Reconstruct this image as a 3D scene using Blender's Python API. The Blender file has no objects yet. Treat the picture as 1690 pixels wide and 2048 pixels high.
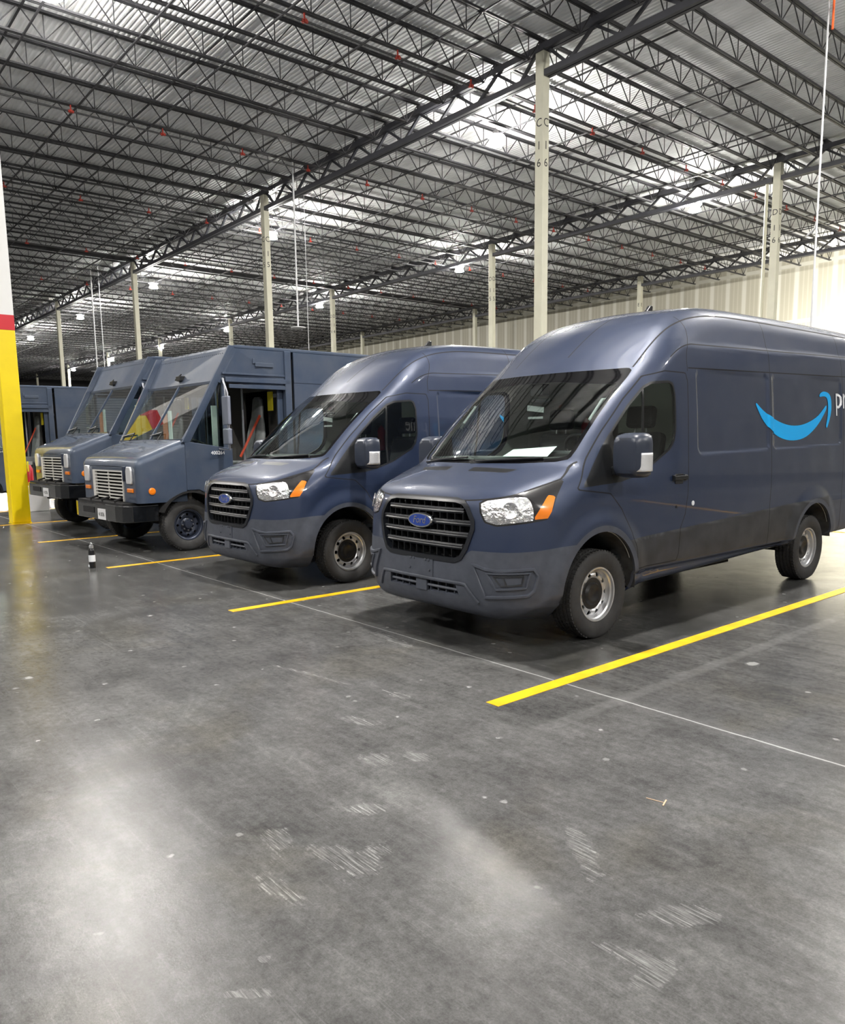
import bpy, bmesh, math, random
import numpy as np
from mathutils import Vector, Matrix, Euler
random.seed(7); np.random.seed(7)
scn = bpy.context.scene
COL = scn.collection
PI = math.pi

# ------------------------------------------------------------------ materials
def new_mat(name):
    m = bpy.data.materials.new(name); m.use_nodes = True
    nt = m.node_tree; b = nt.nodes['Principled BSDF']
    return m, nt, b
def N(nt, t, **k):
    n = nt.nodes.new(t)
    for a, v in k.items(): setattr(n, a, v)
    return n
def mat(name, col, rough=.5, metal=0., spec=.5, coat=0., noise=0., nscale=30., bump=0., bscale=80., bdist=.004, emis=None, estr=0., coatr=.05):
    m, nt, b = new_mat(name)
    b.inputs['Base Color'].default_value = (*col, 1); b.inputs['Roughness'].default_value = rough
    b.inputs['Metallic'].default_value = metal; b.inputs['Specular IOR Level'].default_value = spec
    b.inputs['Coat Weight'].default_value = coat; b.inputs['Coat Roughness'].default_value = coatr
    if emis: b.inputs['Emission Color'].default_value = (*emis, 1); b.inputs['Emission Strength'].default_value = estr
    if noise or bump:
        tc = N(nt, 'ShaderNodeTexCoord')
    if noise:
        nz = N(nt, 'ShaderNodeTexNoise'); nz.inputs['Scale'].default_value = nscale; nz.inputs['Detail'].default_value = 5
        nt.links.new(tc.outputs['Object'], nz.inputs['Vector'])
        mr = N(nt, 'ShaderNodeMapRange'); mr.inputs['From Min'].default_value = .3; mr.inputs['From Max'].default_value = .7
        mr.inputs['To Min'].default_value = 1 - noise; mr.inputs['To Max'].default_value = 1 + noise
        nt.links.new(nz.outputs['Fac'], mr.inputs['Value'])
        vm = N(nt, 'ShaderNodeVectorMath', operation='SCALE'); vm.inputs[0].default_value = col
        nt.links.new(mr.outputs[0], vm.inputs['Scale']); nt.links.new(vm.outputs[0], b.inputs['Base Color'])
    if bump:
        n2 = N(nt, 'ShaderNodeTexNoise'); n2.inputs['Scale'].default_value = bscale; n2.inputs['Detail'].default_value = 3
        nt.links.new(tc.outputs['Object'], n2.inputs['Vector'])
        bp = N(nt, 'ShaderNodeBump'); bp.inputs['Strength'].default_value = bump; bp.inputs['Distance'].default_value = bdist
        nt.links.new(n2.outputs['Fac'], bp.inputs['Height']); nt.links.new(bp.outputs[0], b.inputs['Normal'])
    return m
def glass_mat(name, tint, refl=1.0, rough=.0):
    m = bpy.data.materials.new(name); m.use_nodes = True; nt = m.node_tree
    nt.nodes.clear(); out = N(nt, 'ShaderNodeOutputMaterial')
    tr = N(nt, 'ShaderNodeBsdfTransparent'); tr.inputs[0].default_value = (*tint, 1)
    gl = N(nt, 'ShaderNodeBsdfGlossy'); gl.inputs['Roughness'].default_value = rough
    fr = N(nt, 'ShaderNodeFresnel'); fr.inputs['IOR'].default_value = 1.6
    # thin pane: both faces reflect
    geo = N(nt, 'ShaderNodeNewGeometry'); 
    mx = N(nt, 'ShaderNodeMixShader')
    lw = N(nt, 'ShaderNodeLayerWeight'); lw.inputs['Blend'].default_value = .5
    mr = N(nt, 'ShaderNodeMapRange'); mr.inputs['To Min'].default_value = .085*refl; mr.inputs['To Max'].default_value = 1.0
    pw = N(nt, 'ShaderNodeMath', operation='POWER'); pw.inputs[1].default_value = 3.2
    nt.links.new(lw.outputs['Facing'], pw.inputs[0]); nt.links.new(pw.outputs[0], mr.inputs['Value'])
    nt.links.new(mr.outputs[0], mx.inputs[0]); nt.links.new(tr.outputs[0], mx.inputs[1]); nt.links.new(gl.outputs[0], mx.inputs[2])
    nt.links.new(mx.outputs[0], out.inputs[0]); nt.nodes.remove(fr); nt.nodes.remove(geo)
    return m

def paint_mat(name, col, dust=.25):
    # dark blue-grey van paint under clear coat, light dust gathered in soft patches
    m, nt, b = new_mat(name)
    tc = N(nt, 'ShaderNodeTexCoord'); nz = N(nt, 'ShaderNodeTexNoise'); nz.inputs['Scale'].default_value = 2.5; nz.inputs['Detail'].default_value = 6
    nt.links.new(tc.outputs['Object'], nz.inputs['Vector'])
    r = N(nt, 'ShaderNodeMapRange'); r.inputs['From Min'].default_value = .35; r.inputs['From Max'].default_value = .75
    r.inputs['To Min'].default_value = .0; r.inputs['To Max'].default_value = dust
    nt.links.new(nz.outputs['Fac'], r.inputs['Value'])
    mx = N(nt, 'ShaderNodeMix', data_type='RGBA'); mx.inputs[6].default_value = (*col, 1); mx.inputs[7].default_value = (.16, .17, .19, 1)
    nt.links.new(r.outputs[0], mx.inputs[0]); nt.links.new(mx.outputs[2], b.inputs['Base Color'])
    b.inputs['Roughness'].default_value = .48; b.inputs['Coat Weight'].default_value = 1.0; b.inputs['Coat Roughness'].default_value = .035
    b.inputs['Metallic'].default_value = .25
    return m

M = {}
M['paint'] = paint_mat('van_paint', (.014, .028, .074), .08)
M['tpaint'] = paint_mat('truck_paint', (.036, .058, .105), .3)
M['thood'] = paint_mat('truck_hood_paint', (.045, .062, .095), .6)
M['plastic'] = mat('bumper_plastic', (.060, .068, .090), .48, noise=.15, nscale=14, bump=.15, bscale=300)
M['clad'] = mat('cladding_plastic', (.030, .032, .038), .5, noise=.35, nscale=6)
M['black'] = mat('black_plastic', (.010, .011, .013), .35)
M['grillebar'] = mat('grille_bar_plastic', (.012, .014, .019), .30)
M['frit'] = mat('windshield_frit_black', (.004, .004, .005), .06)
M['gap'] = mat('shadow_gap', (.004, .004, .006), .8)
M['dark'] = mat('dark_void', (.006, .006, .007), .9)
M['liner'] = mat('interior_trim', (.50, .53, .50), .8)
M['seat'] = mat('seat_fabric', (.022, .023, .026), .85, bump=.3, bscale=200)
M['tseat'] = mat('truck_seat_vinyl', (.14, .15, .155), .55, noise=.2, nscale=8)
M['dash'] = mat('dashboard_vinyl', (.02, .024, .026), .6)
M['glass'] = glass_mat('window_glass', (.80, .90, .86), .9)
M['dglass'] = glass_mat('side_window_glass', (.80, .86, .83), .9)
M['chrome'] = mat('headlight_reflector', (.92, .94, .99), .10, .9, noise=.25, nscale=30, bump=1.0, bscale=34, bdist=.012)
M['amber'] = mat('amber_lens', (.85, .22, .01), .25, coat=.6, emis=(.9, .22, .01), estr=.0)
M['bezel'] = mat('headlight_bezel', (.02, .02, .022), .15, coat=1.)
M['silver'] = mat('steel_rim', (.62, .63, .65), .32, .75, noise=.08, nscale=9)
M['tire'] = mat('tire_rubber', (.030, .030, .031), .75, noise=.35, nscale=7, bump=.35, bscale=60)
M['hub'] = mat('hub_cap_plastic', (.008, .008, .009), .4)
M['navyrim'] = mat('truck_rim', (.03, .038, .062), .4, .3)
M['bolt'] = mat('wheel_bolts', (.18, .19, .22), .4, .6)
M['well'] = mat('wheel_well_liner', (.05, .052, .055), .9, noise=.5, nscale=8)
M['logo'] = mat('logo_blue', (.0, .42, .95), .4)
M['white'] = mat('white_lettering', (.80, .82, .86), .4)
M['badgeblue'] = mat('badge_blue', (.015, .05, .30), .2, coat=1.)
M['badgechrome'] = mat('badge_chrome', (.8, .82, .86), .12, 1.)
M['mirrorglass'] = mat('mirror_glass', (.75, .78, .8), .03, 1.)
M['clearlens'] = mat('clear_lens', (.88, .89, .92), .1, .45, bump=.8, bscale=60)
M['partition'] = mat('cabin_partition', (.74, .78, .70), .6)
M['paper'] = mat('paper', (.75, .85, .83), .8)
M['bumperblk'] = mat('truck_bumper_black', (.006, .007, .009), .12, .0, coat=1.)
M['plate'] = mat('plate_white', (.72, .72, .74), .4)
M['ink'] = mat('dark_ink', (.02, .02, .02), .6)
M['redbelt'] = mat('red_seat_belt', (.55, .06, .02), .7)
M['yellowtag'] = mat('yellow_tag', (.80, .68, .02), .6)
M['orangeboard'] = mat('orange_board', (.55, .18, .06), .7)
M['tinter'] = mat('truck_interior', (.25, .25, .25), .7)
M['tinterd'] = mat('truck_interior_dark', (.07, .065, .06), .8)
M['grillewhite'] = mat('grille_white', (.62, .61, .58), .4)
M['galv'] = mat('mirror_bracket', (.35, .36, .40), .35, .7)
M['colm'] = mat('column_cream_paint', (.62, .61, .49), .5, noise=.05, nscale=2)
M['yellow'] = mat('yellow_paint', (.90, .68, .0), .4, noise=.04, nscale=3)
M['red'] = mat('red_paint', (.60, .012, .025), .4)
M['whitep'] = mat('white_paint', (.80, .80, .79), .4)
M['steel'] = mat('dark_roof_steel', (.028, .028, .032), .55, noise=.2, nscale=2)
M['gsteel'] = mat('girder_steel', (.045, .046, .056), .5, noise=.15, nscale=1.5)
M['redfit'] = mat('red_pipe_fitting', (.30, .022, .010), .5)
M['pipe'] = mat('black_pipe', (.03, .03, .032), .45)
M['rod'] = mat('white_rod', (.55, .56, .58), .4)
M['housing'] = mat('lamp_housing', (.5, .5, .5), .4)
M['orange'] = mat('orange_tape', (.85, .12, .02), .6)
M['extred'] = mat('extinguisher_red', (.42, .01, .02), .3, coat=.5)

def lamp_mat(s, nm='lamp_diffuser'):
    m, nt, b = new_mat(nm)
    b.inputs['Base Color'].default_value = (1, 1, 1, 1)
    b.inputs['Emission Color'].default_value = (1, .96, .90, 1); b.inputs['Emission Strength'].default_value = s
    return m

# ------------------------------------------------------------------ mesh helpers
def link(o, parent=None):
    COL.objects.link(o)
    if parent is not None: o.parent = parent
    return o
def empty(name, loc=(0, 0, 0), rz=0., parent=None, label=None, cat=None, group=None):
    o = bpy.data.objects.new(name, None); o.location = loc; o.rotation_euler = (0, 0, rz); o.empty_display_size = .2
    link(o, parent); tag(o, label, cat, group); return o
def tag(o, label=None, cat=None, group=None, kind=None):
    if label: o['label'] = label
    if cat: o['category'] = cat
    if group: o['group'] = group
    if kind: o['kind'] = kind
    return o
class MB:
    def __init__(s): s.v = []; s.f = []
    def add(s, vs, fs):
        n = len(s.v); s.v += [tuple(float(c) for c in v) for v in vs]; s.f += [tuple(i + n for i in f) for f in fs]; return s
    def box(s, c, d, rot=None):
        x, y, z = d[0]/2, d[1]/2, d[2]/2
        vs = [(-x,-y,-z),(x,-y,-z),(x,y,-z),(-x,y,-z),(-x,-y,z),(x,-y,z),(x,y,z),(-x,y,z)]
        if rot is not None:
            R = Euler(rot).to_matrix(); vs = [R @ Vector(v) for v in vs]
        vs = [(v[0]+c[0], v[1]+c[1], v[2]+c[2]) for v in vs]
        return s.add(vs, [(0,3,2,1),(4,5,6,7),(0,1,5,4),(1,2,6,5),(2,3,7,6),(3,0,4,7)])
    def b2(s, a, b): return s.box([(a[i]+b[i])/2 for i in range(3)], [abs(b[i]-a[i]) for i in range(3)])
    def bar(s, p, q, w, h=None, up=(0, 0, 1)):
        p = Vector(p); q = Vector(q); d = (q-p); L = d.length; d.normalize(); up = Vector(up)
        if abs(d.dot(up)) > .98: up = Vector((1, 0, 0))
        a = d.cross(up).normalized()*w/2; b = a.cross(d).normalized()*(h or w)/2
        vs = [p-a-b, p+a-b, p+a+b, p-a+b, q-a-b, q+a-b, q+a+b, q-a+b]
        return s.add(vs, [(0,3,2,1),(4,5,6,7),(0,1,5,4),(1,2,6,5),(2,3,7,6),(3,0,4,7)])
    def tube(s, pts, r, n=8, cap=True, closed=False):
        pts = [Vector(p) for p in pts]; m = len(pts); rr = r if hasattr(r, '__len__') else [r]*m
        rings = []; prev = None
        for i, p in enumerate(pts):
            if closed: d = pts[(i+1) % m]-pts[i-1]
            else: d = pts[min(i+1, m-1)]-pts[max(i-1, 0)]
            d.normalize()
            if prev is None:
                a = d.cross(Vector((0, 0, 1)));
                if a.length < .1: a = d.cross(Vector((1, 0, 0)))
            else: a = prev - d*prev.dot(d)
            a.normalize(); prev = a; b = d.cross(a)
            rings.append([p+(a*math.cos(2*PI*k/n)+b*math.sin(2*PI*k/n))*rr[i] for k in range(n)])
        vs = [v for R in rings for v in R]; fs = []
        for i in range(m if closed else m-1):
            j = (i+1) % m
            for k in range(n): fs.append((i*n+k, i*n+(k+1) % n, j*n+(k+1) % n, j*n+k))
        if cap and not closed: fs += [tuple(range(n))[::-1], tuple((m-1)*n+k for k in range(n))]
        return s.add(vs, fs)
    def lathe(s, prof, n=48, axis='x', c=(0, 0, 0), sgn=1):
        # prof: list of (axial, radius)
        vs = []; fs = []; m = len(prof)
        for a, r in prof:
            for k in range(n):
                t = 2*PI*k/n; u, w = r*math.cos(t), r*math.sin(t)
                v = (a*sgn, u, w) if axis == 'x' else ((u, a*sgn, w) if axis == 'y' else (u, w, a*sgn))
                vs.append((v[0]+c[0], v[1]+c[1], v[2]+c[2]))
        for i in range(m-1):
            for k in range(n): fs.append((i*n+k, i*n+(k+1) % n, (i+1)*n+(k+1) % n, (i+1)*n+k))
        return s.add(vs, fs)
    def prism(s, poly, a, b, axis='x'):
        # polygon in the two other axes, extruded a..b on axis
        def P(p, t): return (t, p[0], p[1]) if axis == 'x' else ((p[0], t, p[1]) if axis == 'y' else (p[0], p[1], t))
        n = len(poly); vs = [P(p, a) for p in poly]+[P(p, b) for p in poly]
        return s.add(vs, [tuple(range(n)), tuple(range(2*n-1, n-1, -1))]+[(i, i+n, (i+1) % n+n, (i+1) % n) for i in range(n)])
    def build(s, name, m, parent=None, smooth=False, bevel=0., seg=2, sub=0, loc=None):
        me = bpy.data.meshes.new(name); me.from_pydata(s.v, [], s.f); me.materials.append(m)
        bm = bmesh.new(); bm.from_mesh(me)
        bmesh.ops.recalc_face_normals(bm, faces=bm.faces)
        if bevel:
            es = [e for e in bm.edges if len(e.link_faces) == 2 and e.calc_face_angle(0) > .5]
            bmesh.ops.bevel(bm, geom=es, offset=bevel, segments=seg, profile=.5, affect='EDGES', clamp_overlap=True)
        if smooth:
            for f in bm.faces: f.smooth = True
        bm.to_mesh(me); bm.free()
        if smooth: me.set_sharp_from_angle(angle=math.radians(38))
        o = bpy.data.objects.new(name, me)
        if sub:
            md = o.modifiers.new('s', 'SUBSURF'); md.levels = md.render_levels = sub
        if loc: o.location = loc
        return link(o, parent)
def np_mesh(name, V, F, m, parent=None, normals=None, smooth=True):
    me = bpy.data.meshes.new(name)
    me.from_pydata(np.asarray(V).tolist(), [], np.asarray(F).tolist() if not isinstance(F, list) else F)
    me.materials.append(m)
    me.polygons.foreach_set('use_smooth', [smooth]*len(me.polygons))
    if normals is not None: me.normals_split_custom_set_from_vertices(np.asarray(normals).tolist())
    me.update(); return link(bpy.data.objects.new(name, me), parent)
def text_mesh(body, size, shear=0., extr=.0, spacing=1.0):
    cu = bpy.data.curves.new('t', 'FONT'); cu.body = body; cu.size = size; cu.shear = shear; cu.extrude = extr
    cu.align_x = 'CENTER'; cu.align_y = 'CENTER'; cu.space_character = spacing; cu.resolution_u = 3
    o = bpy.data.objects.new('t', cu); COL.objects.link(o); dg = bpy.context.evaluated_depsgraph_get()
    me = bpy.data.meshes.new_from_object(o.evaluated_get(dg))
    V = np.array([v.co[:] for v in me.vertices]); F = [tuple(p.vertices) for p in me.polygons]
    bpy.data.objects.remove(o); bpy.data.curves.remove(cu); bpy.data.meshes.remove(me); return V, F
def text_obj(name, body, size, m, parent, mtx, extr=.002, shear=0., spacing=1.0):
    V, F = text_mesh(body, size, shear, extr, spacing)
    V = [mtx @ Vector(v) for v in V]; me = bpy.data.meshes.new(name); me.from_pydata([v[:] for v in V], [], F); me.materials.append(m)
    return link(bpy.data.objects.new(name, me), parent)
def copy_tree(o, parent=None):
    c = o.copy(); COL.objects.link(c)
    if parent is not None: c.parent = parent
    for ch in list(CH.get(o.name, [])):
        copy_tree(bpy.data.objects[ch], c)
    return c
CH = {}
def index_children():
    CH.clear()
    for o in bpy.data.objects:
        if o.parent: CH.setdefault(o.parent.name, []).append(o.name)
LAMPSTR = 900; UPF = .42; WLE = 2000; EXPO = 1.22
TRA = (-7.40, .0, 0, 2.5); TRB = (-11.0, .15, 0, 2.5); TRC = (-17.6, -.85, 0, 0.)
def sst(a,b,x):
    t=np.clip((x-a)/(b-a),0,1); return t*t*(3-2*t)
def smax(a,b,k):
    h=np.maximum(k-np.abs(a-b),0)/k
    return np.maximum(a,b)+h*h*k*.25
def crom(pts,n=6):
    P=np.array(pts,float); m=len(P); out=[]
    for i in range(m):
        p0,p1,p2,p3=P[i-1],P[i],P[(i+1)%m],P[(i+2)%m]
        for k in range(n):
            t=k/n
            # centripetal-ish limited: use tension scaled by shorter neighbour
            d=np.linalg.norm(p2-p1); a=(p2-p0); b=(p3-p1)
            a=a/(np.linalg.norm(a)+1e-9)*min(d,np.linalg.norm(p1-p0))*1.0
            b=b/(np.linalg.norm(b)+1e-9)*min(d,np.linalg.norm(p3-p2))*1.0
            out.append((2*t**3-3*t*t+1)*p1+(t**3-2*t*t+t)*a+(-2*t**3+3*t*t)*p2+(t**3-t*t)*b)
    return np.array(out)
def psdf(px,py,poly):
    P=np.asarray(poly,float); Q=np.roll(P,-1,0)
    px=np.asarray(px,float); py=np.asarray(py,float)
    d2=np.full(px.shape,1e9); ins=np.zeros(px.shape,bool)
    for (x1,y1),(x2,y2) in zip(P,Q):
        ex,ey=x2-x1,y2-y1; l=ex*ex+ey*ey+1e-12
        t=np.clip(((px-x1)*ex+(py-y1)*ey)/l,0,1)
        d2=np.minimum(d2,(px-x1-t*ex)**2+(py-y1-t*ey)**2)
        if y1!=y2:
            c=((y1>py)!=(y2>py))&(px<(x2-x1)*(py-y1)/(y2-y1)+x1); ins^=c
    d=np.sqrt(d2); return np.where(ins,-d,d)
VPROF=[(.30,.22),(.10,.27),(.03,.36),(-.005,.50),(.0,.70),(.02,.95),(.05,1.12),(.13,1.22),(.30,1.30),(.46,1.365),(.555,1.41),
 (.64,1.495),(.80,1.65),(1.0,1.83),(1.25,2.03),(1.43,2.165),(1.60,2.305),(1.80,2.45),(2.05,2.605),(2.35,2.73),(2.75,2.80),(3.3,2.825),(4.5,2.835),(6.0,2.83),(6.5,2.81),
 (6.64,2.68),(6.69,2.5),(6.70,2.0),(6.70,1.0),(6.70,.55),(6.66,.50),(6.0,.49),(4.0,.445),(2.0,.385),(1.45,.365),(1.0,.26),(.6,.22)]
_g=None
def P_(y,z):
    global _g
    if _g is None:
        gy=np.arange(-.6,7.6,.02); gz=np.arange(-.6,3.6,.02)
        Y,Z=np.meshgrid(gy,gz,indexing='ij'); _g=psdf(Y,Z,crom(VPROF,5))
    a=np.clip((y+.6)/.02,0,_g.shape[0]-1.001); b=np.clip((z+.6)/.02,0,_g.shape[1]-1.001)
    i=a.astype(int); j=b.astype(int); a=a-i; b=b-j
    return _g[i,j]*(1-a)*(1-b)+_g[i+1,j]*a*(1-b)+_g[i,j+1]*(1-a)*b+_g[i+1,j+1]*a*b
WZ=[.2,.35,.6,1.1,1.3,1.5,1.8,2.1,2.3,2.42,2.5,2.65,2.8]; WX=[.93,1.0,1.02,1.035,1.03,1.018,1.0,.975,.95,.932,.91,.87,.82]
ARCH=((.97,.42),(4.72,.41))
def vf(x,y,z):
    ax=np.abs(x)
    lo=1-sst(1.15,1.45,z)
    fr=1-sst(2.2,3.6,y)
    b=(lo*.10*(ax/.8)**3+(1-lo)*(.20-.09*sst(2.2,2.6,z))*(ax/.84)**2)*fr
    c=np.where(z>2.2,.045,.02)*0+ (.02+.025*sst(1.9,2.5,z))*(ax/.85)**2.0
    g1=P_(y-b,z+c)
    W=np.interp(z,WZ,WX)
    W=W-.06*(1-sst(1.2,2.1,y))*sst(1.15,1.6,z) - .03*sst(5.6,6.7,y)
    for yc,zc in ARCH:
        r=np.sqrt((y-yc)**2+(z-zc)**2)
        W=W+.028*(1-sst(.50,.66,r))*sst(.3,.45,z)
    W=W-.012*sst(.015,-.015,psdf(y,z,[(2.42,1.50),(3.60,1.52),(3.60,2.12),(2.42,2.10)])-.06)
    W=W-.012*sst(.012,-.012,psdf(y,z,[(3.82,1.52),(5.30,1.55),(5.30,2.14),(3.82,2.12)])-.06)
    # cladding stands slightly proud, rocker tucks in below it
    W=W+.006*sst(.0,.02,.774+.04*(y-1.38)-z)*sst(1.2,1.5,y)-.030*sst(.515,.47,z)*sst(1.2,1.5,y)
    # rain gutter crease
    W=W-.012*sst(-.03,.03,z-(2.385+.0215*(y-2.2)))*sst(1.95,2.5,y)
    k=.10+.22*lo*(1-sst(.3,1.0,y))+.08*sst(2.2,2.5,z)+.02
    return smax(g1,ax-W,k)
# ------------------------------------------------------------------ high-roof van
def vlevel(B, D, lev=0., tmax=3.2, it=26):
    lo = np.zeros(len(B)); hi = np.full(len(B), tmax)
    for _ in range(it):
        mid = (lo+hi)/2; q = B+D*mid[:, None]; ins = vf(q[:, 0], q[:, 1], q[:, 2]) < lev
        lo = np.where(ins, mid, lo); hi = np.where(ins, hi, mid)
    return B+D*lo[:, None]
def vnormal(P, e=.004):
    g = np.stack([vf(P[:, 0]+e, P[:, 1], P[:, 2])-vf(P[:, 0]-e, P[:, 1], P[:, 2]),
                  vf(P[:, 0], P[:, 1]+e, P[:, 2])-vf(P[:, 0], P[:, 1]-e, P[:, 2]),
                  vf(P[:, 0], P[:, 1], P[:, 2]+e)-vf(P[:, 0], P[:, 1], P[:, 2]-e)], 1)
    return g/np.maximum(np.linalg.norm(g, axis=1, keepdims=True), 1e-9)
def vcast(O, D, tmax=3.):
    # march inward from outside point along D to the body surface
    O = np.asarray(O, float); D = np.asarray(D, float); D = D/np.linalg.norm(D, axis=1, keepdims=True); t = np.zeros(len(O))
    for _ in range(120):
        q = O+D*t[:, None]; t = t+np.clip(vf(q[:, 0], q[:, 1], q[:, 2]), -.2, .3)*.7
    return O+D*t[:, None]
def on_side(yz, s=1):
    yz = np.asarray(yz, float); return vcast(np.column_stack([np.full(len(yz), 1.6*s), yz]), np.tile([-1.*s, 0, 0], (len(yz), 1)))
def on_front(xz):
    xz = np.asarray(xz, float); return vcast(np.column_stack([xz[:, 0], np.full(len(xz), -1.), xz[:, 1]]), np.tile([0, 1., 0], (len(xz), 1)))
def on_diag(uz, s=1):
    uz = np.asarray(uz, float); h = math.sqrt(.5); a = uz[:, 0]*h+1.5*h; b = uz[:, 0]*h-1.5*h
    return vcast(np.column_stack([a*s, b, uz[:, 1]]), np.tile([-s, 1., 0], (len(uz), 1)))
def on_top(xy):
    xy = np.asarray(xy, float); return vcast(np.column_stack([xy, np.full(len(xy), 3.3)]), np.tile([0, 0, -1.], (len(xy), 1)))
def dens(poly, step=.03, closed=True):
    out = []; m = len(poly)
    for i in range(m if closed else m-1):
        p = np.array(poly[i], float); q = np.array(poly[(i+1) % m], float); k = max(1, int(np.linalg.norm(q-p)/step))
        out += [p+(q-p)*j/k for j in range(k)]
    if not closed: out.append(np.array(poly[-1], float))
    return np.array(out)
def strip(name, P, w, h, m, parent, closed=True):
    # a raised bead of width w and height h laid along surface points P
    P = np.asarray(P); n = vnormal(P); T = np.roll(P, -1, 0)-np.roll(P, 1, 0)
    if not closed: T[0] = P[1]-P[0]; T[-1] = P[-1]-P[-2]
    T /= np.linalg.norm(T, axis=1, keepdims=True)+1e-9; S = np.cross(n, T)
    prof = [(-.5, -.3), (-.5, .5), (-.3, 1.), (.3, 1.), (.5, .5), (.5, -.3)]; K = len(prof)
    V = np.concatenate([P+S*(a*w)+n*(b*h) for a, b in prof]); m_ = len(P); F = []
    for i in range(m_ if closed else m_-1):
        j = (i+1) % m_
        for k in range(K-1): F.append((k*m_+i, k*m_+j, (k+1)*m_+j, (k+1)*m_+i))
    o = np_mesh(name, V, F, m, parent); o.data.set_sharp_from_angle(angle=math.radians(50)); return o
def clip(V, Nn, T, g):
    """split triangles by g: returns (inside g<0 triangles, outside triangles) on an extended vertex list"""
    s = g < 0; c = s[T].sum(1); ins = T[c == 3]; out = T[c == 0]; mix = T[(c == 1) | (c == 2)]
    if len(mix) == 0: return V, Nn, ins, out
    cm = s[mix].sum(1); odd = np.where((cm == 1)[:, None], s[mix], ~s[mix]); k = odd.argmax(1)
    r = np.arange(len(mix)); a = mix[r, k]; b = mix[r, (k+1) % 3]; d = mix[r, (k+2) % 3]
    def cut(p, q):
        lo = np.minimum(p, q); hi = np.maximum(p, q); key = lo.astype(np.int64)*10000000+hi
        return key
    kb = cut(a, b); kd = cut(a, d); keys, inv = np.unique(np.concatenate([kb, kd]), return_inverse=True)
    lo = (keys//10000000).astype(int); hi = (keys % 10000000).astype(int)
    t = g[lo]/(g[lo]-g[hi]); t = np.clip(t, .001, .999)[:, None]
    NV = V[lo]*(1-t)+V[hi]*t; NN = Nn[lo]*(1-t)+Nn[hi]*t; NN /= np.linalg.norm(NN, axis=1, keepdims=True)+1e-9
    base = len(V); ib = base+inv[:len(a)]; idd = base+inv[len(a):]
    tip = np.column_stack([a, ib, idd]); q1 = np.column_stack([ib, b, d]); q2 = np.column_stack([ib, d, idd]); one = cm == 1
    ins = np.concatenate([ins, tip[one], q1[~one], q2[~one]]); out = np.concatenate([out, tip[~one], q1[one], q2[one]])
    return np.concatenate([V, NV]), np.concatenate([Nn, NN]), ins, out
class Surf:
    def __init__(s, V, Nn, T): s.V, s.N, s.T = V, Nn, T
    def split(s, gf):
        g = gf(s.V) if len(s.V) else np.zeros(0)
        V, Nn, i, o = clip(s.V, s.N, s.T, g); return Surf(V, Nn, i).compact(), Surf(V, Nn, o).compact()
    def compact(s):
        if len(s.T) == 0: return s
        u, inv = np.unique(s.T, return_inverse=True); return Surf(s.V[u], s.N[u], inv.reshape(-1, 3))
    def join(s, o): return Surf(np.concatenate([s.V, o.V]), np.concatenate([s.N, o.N]), np.concatenate([s.T, o.T+len(s.V)]))
    def build(s, name, m, parent, skirt=.02, off=0.):
        if len(s.T) == 0: return None
        V = s.V+s.N*off; T = s.T; Nn = s.N
        if skirt:
            _, wi = np.unique(np.round(V, 5), axis=0, return_inverse=True); wi = wi.reshape(-1); TW = wi[T]
            E = np.concatenate([T[:, [0, 1]], T[:, [1, 2]], T[:, [2, 0]]]); EW = np.concatenate([TW[:, [0, 1]], TW[:, [1, 2]], TW[:, [2, 0]]]); k = np.minimum(EW[:, 0], EW[:, 1]).astype(np.int64)*10000000+np.maximum(EW[:, 0], EW[:, 1])
            u, idx, cnt = np.unique(k, return_index=True, return_counts=True); B = E[idx[cnt == 1]]
            nv = len(V); P = V[B[:, 0]]; Q = V[B[:, 1]]; n = Nn[B[:, 0]]
            sd = np.cross(Q-P, n); sd /= np.linalg.norm(sd, axis=1, keepdims=True)+1e-9
            m_ = len(B); V = np.concatenate([V, P, Q, Q-Nn[B[:, 1]]*skirt, P-n*skirt]); Nn = np.concatenate([Nn, sd, sd, sd, sd])
            r = np.arange(m_)+nv; F2 = np.column_stack([r+m_, r, r+3*m_, r+2*m_])
            F = T.tolist()+F2.tolist()
        else: F = T.tolist()
        return np_mesh(name, V, F, m, parent, Nn)

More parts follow.
